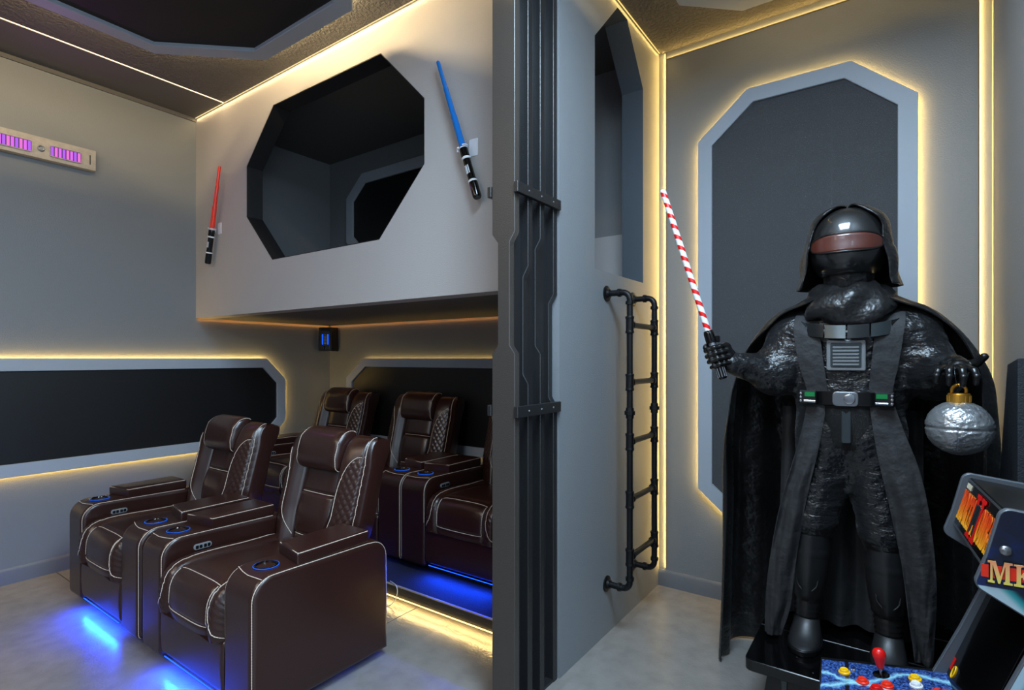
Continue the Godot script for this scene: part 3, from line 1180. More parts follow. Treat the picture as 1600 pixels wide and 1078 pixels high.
func back_parts(t: Node3D) -> void:
	var mb := MB.new()
	var rings := []
	var ns := 132
	for j in 113:
		var h := float(j) / 112
		var ring := PackedVector3Array()
		for i in ns + 1:
			ring.append(back_point(lerpf(-1, 1, float(i) / ns), h))
		var hw := 0.302 + 0.043 * smoothstep(0.0, 0.35, h) - 0.018 * smoothstep(0.7, 1.0, h)
		var y := h * 0.70
		if h > 0.80:
			var u := (h - 0.80) / 0.20
			y = (0.80 + 0.20 * sin(u * PI / 2) * 0.82) * 0.70
		var deep := -0.15 + 0.02 * h - 0.03 * smoothstep(0.70, 0.9, h) * (1.0 - smoothstep(0.93, 1.0, h))
		for e in [[1.0, -0.05], [1.0, deep + 0.02], [0.93, deep], [0.4, deep - 0.012], [-0.4, deep - 0.012], [-0.93, deep], [-1.0, deep + 0.02], [-1.0, -0.05]]:
			ring.append(back_space(hw * float(e[0]), y, float(e[1]) if h < 0.97 or e[1] > deep + 0.021 else float(e[1]) + 0.02))
		rings.append(ring)
	mb.loft(rings)
	var back := part("backrest", mb, M.leather, t, 70)
	mb = MB.new()
	for s in [-1.0, 1.0]:
		# rim cord up the outer edge, then the curved seam that bounds the quilting
		var pts := PackedVector3Array()
		for k in 60:
			pts.append(back_point(s * 0.955, 0.97 * float(k) / 59) + Vector3(0, 0.001, 0.003))
		seam(pts, back)
		pts = PackedVector3Array()
		for k in 46:
			var h := lerpf(0.80, 0.12, float(k) / 45)
			var g := 0.36 + 0.56 * (1.0 - sqrt(1.0 - pow(clampf((h - 0.45) / 0.35, 0, 1), 2.0))) - 0.30 * pow(clampf((0.34 - h) / 0.22, 0, 1), 1.6)
			pts.append(back_point(s * (0.44 + 0.56 * g), h) + Vector3(0, 0.001, 0.003))
		seam(pts, back)
	for h in [0.14, 0.47]:
		var pts := PackedVector3Array()
		for k in 17:
			pts.append(back_point(lerpf(-0.43, 0.43, float(k) / 16), h) + Vector3(0, 0.002, 0.007))
		seam(pts, back)
	# padded headrest
	mb = MB.new()
	rings = []
	for i in 33:
		var x := lerpf(-1, 1, float(i) / 32)
		var e := pow(maxf(0.0, 1.0 - pow(absf(x), 7)), 0.5)
		var ring := PackedVector3Array()
		for k in 36:
			var q := TAU * k / 36
			var c := cos(q)
			var n := sin(q)
			var up := 0.575 + signf(n) * pow(absf(n), 0.75) * 0.122 * (0.80 + 0.20 * e)
			var out := 0.030 + signf(c) * pow(absf(c), 0.75) * 0.064 * (0.42 + 0.58 * e)
			if n > 0.0:
				out -= 0.035 * n * n
			out += 0.0022 * sin(up * 95.0 + 1.2 * x) * smoothstep(0.62, 0.92, absf(x)) * maxf(c, 0.0)
			ring.append(back_space(x * 0.183, up, out))
		rings.append(ring)
	mb.loft(rings)
	var head := part("headrest", mb, M.leather, t, 70)
	mb = MB.new()
	for s in [1, 31]:
		var pts := PackedVector3Array()
		var c := Vector3.ZERO
		for p in rings[s]:
			c += p / 36.0
		for k in range(-9, 12):
			var p: Vector3 = rings[s][(k + 36) % 36]
			pts.append(p + (p - c).normalized() * 0.001)
		seam(pts, head)


func recliners() -> void:
	var first := recliner()
	var places := [
		[-3.70, 0.0, -1.152, "front row brown leather recliner farther from the camera, beside the long black wall panel", "front row of recliners"],
		[-2.612, 0.0, -1.152, "nearest brown leather recliner, its whole right side and rear foot in view", "front row of recliners"],
		[-4.262, 0.115, -2.50, "back row recliner in the corner below the small speaker, mostly hidden by the front row", "back row of recliners"],
		[-3.215, 0.115, -2.50, "middle back row recliner, its backrest in front of the back wall panel", "back row of recliners"],
		[-2.168, 0.115, -2.50, "back row recliner cut by the dark column, blue glow below its footrest", "back row of recliners"]]
	for k in places.size():
		var p: Array = places[k]
		var o: Node3D = first if k == 0 else first.duplicate()
		if k > 0:
			o.name = numbered("recliner")
			add_child(o)
		o.position = Vector3(p[0], p[1], p[2])
		tag(o, p[3], "recliner", p[4])


# ---------------------------------------------------------------- ladder and wall things
func ladder() -> void:
	var t := thing("pipe_ladder", "black iron pipe ladder fixed to the wall below the loft opening", "ladder", Vector3(-1.16, 0.25, -2.88))
	var x := -1.15
	var ys := [1.678, 1.374, 1.058, 0.752, 0.447]
	for z in [-2.698, -3.055]:
		var mb := MB.new()
		var pts := PackedVector3Array([Vector3(XM, 1.852, z), Vector3(x - 0.05, 1.852, z)])
		for k in 7:
			var q := PI / 2 * k / 6
			pts.append(Vector3(x - 0.04 + 0.04 * sin(q), 1.812 + 0.04 * cos(q), z))
		for k in 7:
			var q := PI / 2 * k / 6
			pts.append(Vector3(x - 0.04 + 0.04 * cos(q), 0.315 - 0.04 * sin(q), z))
		pts.append(Vector3(XM, 0.275, z))
		tube(mb, pts, 0.0165, 14)
		var rail := part("rail", mb, M.pipe, t, 60)
		mb = MB.new()
		for y in ys:
			lathe(mb, [[0, -0.045], [0.0225, -0.045], [0.0235, -0.042], [0.0235, -0.034], [0.021, -0.031], [0.021, 0.031], [0.0235, 0.034], [0.0235, 0.042], [0.0225, 0.045], [0, 0.045]], Vector3(x, y, z), Vector3.UP, 14)
		for e in [[Vector3(x - 0.058, 1.852, z), Vector3.RIGHT], [Vector3(x, 1.795, z), Vector3.DOWN], [Vector3(x - 0.058, 0.275, z), Vector3.RIGHT], [Vector3(x, 0.332, z), Vector3.UP]]:
			lathe(mb, [[0, -0.008], [0.0225, -0.008], [0.0225, 0.008], [0, 0.008]], e[0], e[1], 14)
		part("tee_fitting", mb, M.pipe, rail)
		mb = MB.new()
		lathe(mb, [[0, -0.028], [0.022, -0.028], [0.022, -0.010], [0.030, -0.009], [0.030, 0.010], [0.023, 0.012], [0.022, 0.028], [0, 0.028]], Vector3(x, 1.211, z), Vector3.UP, 8)
		part("union_fitting", mb, M.pipe, rail)
		for y in [1.852, 0.275]:
			mb = MB.new()
			lathe(mb, [[0, 0], [0.043, 0], [0.043, 0.006], [0.025, 0.009], [0.023, 0.022], [0, 0.022]], Vector3(XM, y, z), Vector3.RIGHT, 20)
			var fl := part("flange", mb, M.pipe, rail)
	for y in ys:
		var mb := MB.new()
		tube(mb, PackedVector3Array([Vector3(x, y, -2.698), Vector3(x, y, -3.055)]), 0.0155, 14)
		for z in [-2.726, -3.027]:
			lathe(mb, [[0, -0.008], [0.022, -0.008], [0.022, 0.008], [0, 0.008]], Vector3(x, y, z), Vector3.BACK, 14)
		part("rung", mb, M.pipe, t)


func toy_sword(at_tip: Vector2, at_neck: Vector2, at_end: Vector2, blade: Material, name_: String, label: String, clip_label: String) -> void:
	var z := ZL + 0.045
	var tip := Vector3(at_tip.x, at_tip.y, z)
	var neck := Vector3(at_neck.x, at_neck.y, z)
	var end := Vector3(at_end.x, at_end.y, z)
	var t := thing("toy_sword", label, "toy sword", neck)
	var d := (tip - neck)
	var l := d.length()
	d /= l
	var mb := MB.new()
	# three telescoping tubes
	lathe(mb, [[0, 0], [0.0175, 0], [0.0165, l * 0.36], [0.0145, l * 0.37], [0.0135, l * 0.68], [0.0115, l * 0.69], [0.0105, l - 0.006], [0.007, l], [0, l]], neck, d, 16)
	part("blade", mb, blade, t, 35)
	mb = MB.new()
	var h := neck.distance_to(end)
	lathe(mb, [[0, 0], [0.021, 0], [0.023, 0.012], [0.023, h * 0.22], [0.0205, h * 0.24], [0.0205, h * 0.62], [0.023, h * 0.64], [0.0235, h * 0.97], [0.019, h], [0, h]], neck, -d, 18)
	var hilt := part("hilt", mb, M.black_gloss, t, 35)
	for e in [[0.0, 0.012], [0.20, 0.235], [0.66, 0.69]]:
		mb = MB.new()
		lathe(mb, [[0, h * e[0]], [0.0242, h * e[0]], [0.0242, h * e[1] + 0.002], [0, h * e[1] + 0.002]], neck, -d, 18)
		part("hilt_band", mb, M.white, hilt)
	mb = MB.new()
	var side := d.cross(Vector3.BACK)
	for k in [-1, 0, 1]:
		var c: Vector3 = neck - d * h * 0.45 + side * 0.008 * k + Vector3(0, 0, 0.0195 - 0.002 * absi(k))
		tube(mb, PackedVector3Array([c - d * h * 0.08, c + d * h * 0.08]), 0.0028, 6)
	part("grip_bars", mb, M.clear, hilt, 180)
	var cl := thing("wall_clip", clip_label, "bracket", Vector3(neck.x, neck.y, ZL))
	mb = MB.new()
	var c2 := neck - d * 0.0
	slab(mb, rect(c2.x + 0.005, c2.y - 0.035, c2.x + 0.062, c2.y + 0.055, 0.006, 3), ZL, ZL + 0.004, XY, Vector3.ZERO, 0.001, 1)
	part("plate", mb, M.clear, cl)
	mb = MB.new()
	var ring := PackedVector3Array()
	var u := d.cross(Vector3.BACK).normalized()
	for k in 15:
		var q := lerpf(-2.6, 2.6, k / 14.0)
		ring.append(neck + d * 0.004 + u * sin(q) * 0.0275 - Vector3(0, 0, 1) * cos(q) * 0.0275)
	tube(mb, ring, 0.004, 6)
	box(mb, Vector3(c2.x - 0.045, c2.y - 0.012, ZL), Vector3(c2.x - 0.024, c2.y + 0.016, ZL + 0.045), 0.002)
	part("hook", mb, M.clear, cl)


func wall_things() -> void:
	toy_sword(Vector2(-4.325, 3.007), Vector2(-4.447, 2.53), Vector2(-4.577, 2.285), M.red_blade, "red", "red-bladed toy light sword clipped to the loft wall left of the window", "white clip holding the red-bladed toy sword to the loft wall")
	toy_sword(Vector2(-2.0, 3.09), Vector2(-1.822, 2.585), Vector2(-1.755, 2.305), M.blue_blade, "blue", "blue-bladed toy light sword clipped to the loft wall beside the dark column", "white clip holding the blue-bladed toy sword to the loft wall")
	# lit wall sconce with two grilles of pink panes
	var t := thing("wall_sconce", "long weathered cream wall light with two grilles of glowing pink panes", "wall light", Vector3(XL, 2.94, -1.15))
	var mb := MB.new()
	box(mb, Vector3(XL, 2.868, -1.462), Vector3(XL + 0.05, 3.014, -0.838), 0.002)
	part("body", mb, M.sconce, t)
	for s in [-1.0, 1.0]:
		var z0: float = -1.150 + s * 0.050
		var z1: float = -1.150 + s * 0.222
		var lo := minf(z0, z1)
		var hi := maxf(z0, z1)
		mb = MB.new()
		band(mb, rect(lo - 0.006, 2.895, hi + 0.006, 2.975, 0.012, 3), rect(lo, 2.901, hi, 2.969, 0.008, 3), XL + 0.05, XL + 0.057, ZY, Vector3.ZERO, 0.001)
		var g := part("grille", mb, M.sconce, t)
		for k in 8:
			mb = MB.new()
			var w := (hi - lo) / 8
			box(mb, Vector3(XL + 0.05, 2.903, lo + w * k + 0.003), Vector3(XL + 0.053, 2.967, lo + w * (k + 1) - 0.003))
			part("lit_pane", mb, lit([Color(0.90, 0.42, 0.95), Color(0.72, 0.38, 0.96), Color(0.94, 0.46, 0.86)][(k * 5 + int(s) + 3) % 3], 1.0), g)
		mb = MB.new()
		box(mb, Vector3(XL + 0.05, 2.902, lo), Vector3(XL + 0.0515, 2.968, hi))
		part("dark_backing", mb, mat(Color(0.12, 0.06, 0.30), 0.4), g)
	var l := AreaLight3D.new()
	l.name = "sconce_light"
	l.area_size = Vector2(0.42, 0.05)
	l.light_color = Color(0.80, 0.25, 0.95)
	l.light_energy = 0.12
	l.area_range = 8.0
	l.area_attenuation = 2.0
	l.shadow_enabled = true
	l.transform = Transform3D(Basis(Vector3(0, 0, 1), Vector3(0, 1, 0), Vector3(-1, 0, 0)), Vector3(0.062, 0, 0))
	t.add_child(l)
	mb = MB.new()
	lathe(mb, [[0, 0], [0.021, 0], [0.021, 0.004], [0.017, 0.006], [0.013, 0.004], [0.012, 0.001], [0, 0.001]], Vector3(XL + 0.05, 2.935, -1.150), Vector3.RIGHT, 20)
	part("centre_ring", mb, M.steel, t)
	for z in [-1.427, -0.873]:
		mb = MB.new()
		slab(mb, rect(z - 0.003, 2.905, z + 0.003, 2.975, 0.0025, 2), XL + 0.0495, XL + 0.0508, ZY)
		part("slot", mb, M.black_matte, t)
	# small speaker in the far corner under the loft
	t = thing("corner_speaker", "small black speaker with a blue-lit front in the corner under the loft", "speaker", Vector3(-4.74, 1.70, -3.43))
	mb = MB.new()
	var p := PackedVector2Array([Vector2(-4.805, -3.47), Vector2(-4.805, -3.36), Vector2(-4.755, -3.335), Vector2(-4.665, -3.41), Vector2(-4.665, -3.49), Vector2(-4.79, -3.49)])
	slab(mb, p, 1.575, 1.815, XZ, Vector3.ZERO, 0.004, 2)
	part("body", mb, M.black, t)
	var f := Vector3(-4.71, 0, -3.372)
	var n := Vector3(0.64, 0, 0.77)
	var s := Vector3(0.77, 0, -0.64)
	mb = MB.new()
	slab(mb, rect(-0.045, 1.585, 0.045, 1.80, 0.01, 3), 0.0, 0.012, Basis(s, Vector3.UP, n), f, 0.003, 2)
	part("front_cover", mb, M.black_gloss, t)
	mb = MB.new()
	for q in [-0.026, 0.026]:
		slab(mb, rect(q - 0.006, 1.64, q + 0.006, 1.745, 0.003, 2), 0.011, 0.0145, Basis(s, Vector3.UP, n), f)
	part("blue_light_bar", mb, lit(Color(0.02, 0.30, 1.0), 1.6), t)
	mb = MB.new()
	for k in 7:
		slab(mb, rect(-0.012, 1.645 + k * 0.0145, 0.012, 1.653 + k * 0.0145), 0.011, 0.0135, Basis(s, Vector3.UP, n), f)
	part("speaker_mesh", mb, M.steel, t)
	mb = MB.new()
	lathe(mb, [[0, 0], [0.016, 0], [0.016, 0.006], [0.010, 0.012], [0, 0.014]], f + Vector3(0, 1.608, 0) + n * 0.011 - s * 0.012, n, 16)
	part("knob", mb, M.black_gloss, t)
	# dark leaning panel by the right wall
	mb = MB.new()
	slab(mb, PackedVector2Array([Vector2(-2.36, 0.02), Vector2(-2.36, 1.50), Vector2(-2.55, 1.48), Vector2(-2.76, 0.96), Vector2(-2.80, 0.02)]), 0.318, 0.350, ZY, Vector3.ZERO, 0.004, 2)
	tag(part("display_board", mb, M.navy), "dark navy board standing against right wall behind the arcade cabinet", "board")


# ---------------------------------------------------------------- stand, mannequin and what it holds
static func row_at(rows: Array, t: float) -> Array:
	var f := clampf(t, 0.0, 1.0) * (rows.size() - 1)
	var i := mini(int(f), rows.size() - 2)
	var out := []
	for k in rows[i].size():
		var a: float = rows[maxi(i - 1, 0)][k]
		var b: float = rows[i][k]
		var c: float = rows[i + 1][k]
		var d: float = rows[mini(i + 2, rows.size() - 1)][k]
		out.append(cubic_interpolate(b, c, a, d, f - i))
	return out


func stand_and_figure() -> void:
	var t := thing("display_stand", "glossy black display stand of three boards under the mannequin's boots", "stand", Vector3(-0.12, 0, -2.75))
	var x0 := -0.505
	var x1 := 0.255
	for s in [[-2.342, -2.688, true], [-2.692, -2.985, false], [-2.989, -3.25, false]]:
		var p: PackedVector2Array
		if s[2]:
			p = PackedVector2Array([Vector2(x0, s[1]), Vector2(x1, s[1]), Vector2(x1, s[0] - 0.03)])
			arc(p, Vector2(x1 - 0.03, s[0] - 0.03), Vector2(0.03, 0.03), 0, PI / 2, 4)
			arc(p, Vector2(x0 + 0.03, s[0] - 0.03), Vector2(0.03, 0.03), PI / 2, PI, 4)
		else:
			p = rect(x0, s[1], x1, s[0])
		var mb := MB.new()
		slab(mb, p, SLAB - 0.045, SLAB, XZ, Vector3.ZERO, 0.0025, 1)
		var bd := part("board", mb, M.black_gloss, t)
		mb = MB.new()
		for k in 9:
			var q := Vector3(rng.randf_range(x0 + 0.06, x1 - 0.05), SLAB - 0.001, rng.randf_range(s[1] + 0.04, s[0] - 0.04))
			lathe(mb, [[0, 0], [0.004, 0], [0.003, 0.0018], [0, 0.002]], q, Vector3.UP, 8)
		part("screw_cap", mb, M.gunmetal, bd)
	var mb := MB.new()
	for z in [-2.690, -2.987]:
		box(mb, Vector3(x0 + 0.002, SLAB - 0.04, z - 0.002), Vector3(x1, SLAB + 0.0006, z + 0.002))
	part("joint_strip", mb, M.steel, t)
	mb = MB.new()
	var pr := PackedVector2Array([Vector2(-0.46, 0), Vector2(0.21, 0), Vector2(0.19, SLAB - 0.045), Vector2(-0.425, SLAB - 0.045)])
	slab(mb, pr, -3.2, -2.40, XY)
	part("plinth", mb, M.black, t)
	mb = MB.new()
	box(mb, Vector3(-0.375, 0, -2.40), Vector3(-0.355, SLAB - 0.045, -2.392), 0.001)
	part("plinth_rib", mb, M.gunmetal, t)
	figure()


func figure() -> void:
	var t := thing("costume_mannequin", "tall caped mannequin in black helmet, satin suit and boots, both arms held out", "mannequin", Vector3(-0.16, SLAB, -2.66))
	var V := func(x, y, z): return Vector3(x, y, z)
	var bones := [
		[V.call(-0.225, 1.20, -2.66), V.call(-0.235, 1.36, -2.66), 0.120, 0.105], [V.call(-0.095, 1.20, -2.66), V.call(-0.085, 1.36, -2.66), 0.120, 0.105],
		[V.call(-0.235, 1.36, -2.66), V.call(-0.255, 1.58, -2.66), 0.105, 0.125], [V.call(-0.085, 1.36, -2.66), V.call(-0.065, 1.58, -2.66), 0.105, 0.125],
		[V.call(-0.16, 1.25, -2.66), V.call(-0.16, 1.58, -2.655), 0.125, 0.13],
		[V.call(-0.22, 1.60, -2.67), V.call(-0.365, 1.605, -2.67), 0.10, 0.088], [V.call(-0.10, 1.60, -2.67), V.call(0.045, 1.605, -2.67), 0.10, 0.088],
		[V.call(-0.16, 1.60, -2.66), V.call(-0.16, 1.80, -2.64), 0.075, 0.065], [V.call(-0.16, 1.84, -2.62), V.call(-0.16, 1.96, -2.62), 0.085, 0.10],
		# arms, the sleeves full at the elbow
		[V.call(-0.370, 1.59, -2.67), V.call(-0.435, 1.435, -2.61), 0.090, 0.088], [V.call(-0.435, 1.435, -2.61), V.call(-0.585, 1.480, -2.47), 0.070, 0.046],
		[V.call(0.050, 1.59, -2.67), V.call(0.120, 1.435, -2.63), 0.090, 0.085], [V.call(0.120, 1.435, -2.63), V.call(0.165, 1.465, -2.49), 0.072, 0.046],
		# legs
		[V.call(-0.235, 1.17, -2.66), V.call(-0.290, 0.84, -2.63), 0.110, 0.088], [V.call(-0.292, 0.80, -2.64), V.call(-0.315, 0.38, -2.665), 0.066, 0.040],
		[V.call(-0.085, 1.17, -2.66), V.call(-0.036, 0.82, -2.64), 0.110, 0.088], [V.call(-0.034, 0.78, -2.645), V.call(-0.024, 0.38, -2.675), 0.066, 0.040],
	]
	var cr := noise(11.0, FastNoiseLite.TYPE_SIMPLEX_SMOOTH, 2, 41)
	var crumple := func(p: Vector3) -> float:
		var a := 1.0 - absf(cr.get_noise_3d(p.x * 0.7, p.y * 1.6, p.z * 0.7)) * 2.0
		return -0.006 * a * a * (1.0 - smoothstep(1.60, 1.68, p.y))
	var mb := MB.new()
	flesh(mb, bones, 0.0125, 45.0, crumple)
	part("body", mb, M.satin, t, 180)
	gloves(t)
	boots(t)
	clothes(t)
	helmet(t)


func gloves(t: Node3D) -> void:
	# the hand on the viewer's left is closed round the hilt
	var low := Vector3(-0.605, 1.412, -2.42)
	var d := (Vector3(-0.885, 2.28, -2.46) - low).normalized()
	var e1 := (Vector3(1, 0, -0.55) - d * Vector3(1, 0, -0.55).dot(d)).normalized()
	var e2 := d.cross(e1).normalized()
	if e2.z < 0.0:
		e2 = -e2
	var c := low + d * 0.098
	var bones := []
	bones.append([Vector3(-0.575, 1.478, -2.475), c + e1 * 0.055 - e2 * 0.012, 0.036, 0.030])
	bones.append([c + e1 * 0.050 + d * 0.032, c + e1 * 0.050 - d * 0.036, 0.024, 0.023])
	bones.append([c + e1 * 0.032 - e2 * 0.02 + d * 0.030, c + e1 * 0.032 - e2 * 0.02 - d * 0.034, 0.018, 0.018])
	for k in 4:
		var o := c + d * (0.038 - 0.0252 * k)
		var r: float = [0.0335, 0.0355, 0.0345, 0.031][k]
		var w: float = [0.0108, 0.0112, 0.0108, 0.0096][k]
		var prev := o + e1 * 0.046 + e2 * 0.016
		for q in [0.95, 1.75, 2.55, 3.35]:
			var p: Vector3 = o + (e1 * cos(q) + e2 * sin(q)) * r
			bones.append([prev, p, w, w * 0.95])
			prev = p
	# thumb over the index finger from the palm's upper edge
	var th := c + e1 * 0.040 - e2 * 0.020 + d * 0.022
	var t1 := c + e1 * 0.012 - e2 * 0.030 + d * 0.052
	var t2 := c - e1 * 0.022 - e2 * 0.020 + d * 0.058
	var t3 := c - e1 * 0.034 + e2 * 0.004 + d * 0.052
	bones.append_array([[th, t1, 0.016, 0.0135], [t1, t2, 0.0135, 0.012], [t2, t3, 0.012, 0.0105]])
	var mb := MB.new()
	flesh(mb, bones, 0.0032, 420.0)
	# gauntlet cuff
	flesh(mb, [[Vector3(-0.585, 1.480, -2.468), Vector3(-0.515, 1.462, -2.535), 0.046, 0.060]], 0.008, 80.0)
	part("glove", mb, M.glove, t, 180)
	# the other hand lies open, palm up, fingers drooping
	var w0 := Vector3(0.165, 1.465, -2.49)
	var pa := Vector3(0.178, 1.468, -2.432)
	bones = [[w0, pa, 0.036, 0.032]]
	var knuck := [Vector3(0.128, 1.462, -2.405), Vector3(0.152, 1.465, -2.392), Vector3(0.177, 1.466, -2.388), Vector3(0.201, 1.466, -2.393)]
	for k in 4:
		var kn: Vector3 = knuck[k]
		bones.append([pa + Vector3((kn.x - pa.x) * 0.6, 0, -0.006), kn, 0.0150, 0.0112])
		var len: float = [0.84, 0.98, 1.05, 0.95][k]
		var sp := -0.011 + 0.0075 * k
		var a1 := kn + Vector3(sp, -0.006, 0.034) * len
		var a2 := a1 + Vector3(sp * 0.5, -0.021, 0.018) * len
		var a3 := a2 + Vector3(-0.002, -0.024, 0.002) * len
		bones.append_array([[kn, a1, 0.0112, 0.0106], [a1, a2, 0.0106, 0.0102], [a2, a3, 0.0102, 0.0088]])
	var tb := Vector3(0.196, 1.472, -2.455)
	bones.append_array([[pa, tb, 0.026, 0.020], [tb, Vector3(0.226, 1.486, -2.428), 0.0175, 0.0145], [Vector3(0.226, 1.486, -2.428), Vector3(0.243, 1.506, -2.41), 0.0145, 0.0125]])
	mb = MB.new()
	flesh(mb, bones, 0.0032, 420.0)
	flesh(mb, [[Vector3(0.166, 1.466, -2.485), Vector3(0.146, 1.452, -2.565), 0.046, 0.060]], 0.008, 80.0)
	part("glove", mb, M.glove, t, 180)
	# striped stick in the fist
	var s := thing("striped_stick", "red and white striped stick on a chrome handle, held in the mannequin's raised fist", "stick", low)
	mb = MB.new()
	lathe(mb, [[0, 0.0], [0.014, 0.0], [0.0185, 0.006], [0.0185, 0.060], [0, 0.060]], low, d, 20)
	part("ribbed_pommel", mb, M.black_gloss, s, 35)
	mb = MB.new()
	for k in 10:
		var q := TAU * k / 10
		var o := low + (e1 * cos(q) + e2 * sin(q)) * 0.0185
		tube(mb, PackedVector3Array([o + d * 0.008, o + d * 0.056]), 0.0028, 6)
	part("chrome_ribs", mb, M.chrome, s, 180)
	mb = MB.new()
	lathe(mb, [[0, 0.060], [0.017, 0.060], [0.017, 0.165], [0, 0.165]], low, d, 20)
	part("grip", mb, M.steel, s, 35)
	mb = MB.new()
	lathe(mb, [[0, 0.163], [0.021, 0.163], [0.0225, 0.168], [0.0225, 0.205], [0.019, 0.218], [0, 0.218]], low, d, 20)
	var side := low + d * 0.175 + e1 * 0.026
	box(mb, side - Vector3(0.012, 0.014, 0.012), side + Vector3(0.012, 0.014, 0.012), 0.003)
	part("emitter_shroud", mb, M.black_gloss, s, 35)
	# stripes wound round the tube
	var end := low.distance_to(Vector3(-0.885, 2.28, -2.46))
	for col in 2:
		mb = MB.new()
		var bands := 13
		var n := 20
		var pitch := (end - 0.215) / bands
		for j in range(-1, bands + 1):
			for i in n:
				var hh := []
				for e in [i, i + 1]:
					var slant := 0.5 - 0.5 * cos(TAU * e / n)
					var h0: float = 0.215 + pitch * (j + (0.0 if col == 0 else 0.42) + slant * 0.45)
					hh.append([clampf(h0, 0.205, end), clampf(h0 + pitch * (0.42 if col == 0 else 0.58), 0.205, end)])
				if hh[0][1] - hh[0][0] < 0.0005 and hh[1][1] - hh[1][0] < 0.0005:
					continue
				var q0 := TAU * i / n
				var q1 := TAU * (i + 1) / n
				var r0 := (e1 * cos(q0) + e2 * sin(q0)) * 0.0135
				var r1 := (e1 * cos(q1) + e2 * sin(q1)) * 0.0135
				mb.quad(mb.add(low + d * hh[0][0] + r0), mb.add(low + d * hh[1][0] + r1), mb.add(low + d * hh[1][1] + r1), mb.add(low + d * hh[0][1] + r0))
		if col == 1:
			lathe(mb, [[0, end - 0.002], [0.0135, end - 0.002], [0.011, end + 0.004], [0, end + 0.006]], low, d, 16)
		var st := part("red_stripes" if col == 0 else "white_tube", mb, M.red if col == 0 else M.white, s, 40)
		st.set_meta("label", "red winding stripes" if col == 0 else "white winding tube")
	# bauble hanging from the other hand
	var b := thing("bauble", "large textured silver bauble with a golden cap hanging from the mannequin's open hand", "ornament", Vector3(0.175, 1.172, -2.385))
	var o := Vector3(0.175, 1.264, -2.385)
	mb = MB.new()
	var prof := []
	for k in 81:
		var q := lerpf(-PI / 2, PI / 2, k / 80.0)
		var r := 0.094 * cos(q)
		if k == 39 or k == 41:
			r *= 0.975
		elif k == 40:
			r *= 0.96
		prof.append([r, 0.092 * sin(q)])
	lathe(mb, prof, o, Vector3.UP, 128)
	var bn := noise(70.0, FastNoiseLite.TYPE_VALUE, 2, 51)
	for i in mb.v.size():
		var p := mb.v[i] - o
		if absf(p.y) > 0.004:
			mb.v[i] = o + p * (1.0 + 0.010 * roundf(bn.get_noise_3d(p.x, p.y * 1.7, p.z) * 3.0))
	part("ball", mb, M.silver, b, 50)
	mb = MB.new()
	lathe(mb, [[0, 0.086], [0.031, 0.086], [0.0315, 0.112], [0.029, 0.117], [0, 0.118]], o, Vector3.UP, 24)
	for k in 12:
		var q := TAU * k / 12
		tube(mb, PackedVector3Array([o + Vector3(cos(q) * 0.031, 0.088, sin(q) * 0.031), o + Vector3(cos(q) * 0.031, 0.110, sin(q) * 0.031)]), 0.0025, 5)
	part("cap", mb, M.gold, b, 35)
	mb = MB.new()
	var lp := PackedVector3Array()
	for k in 15:
		var q := lerpf(-0.35, PI + 0.35, k / 14.0)
		lp.append(o + Vector3(cos(q) * 0.019, 0.126 + sin(q) * 0.020, 0))
	tube(mb, lp, 0.0052, 8)
	part("loop", mb, M.gold, b, 180)
	mb = MB.new()
	var kx := Vector3(0.176, 1.462, -2.378)
	tube(mb, smooth(PackedVector3Array([kx + Vector3(-0.014, 0, 0.004), kx + Vector3(-0.012, -0.03, 0.02), o + Vector3(0, 0.140, 0.003), kx + Vector3(0.016, -0.03, 0.018), kx + Vector3(0.016, 0.0, 0.004)]), 4), 0.0012, 5)
	part("string", mb, M.gunmetal, b, 180)


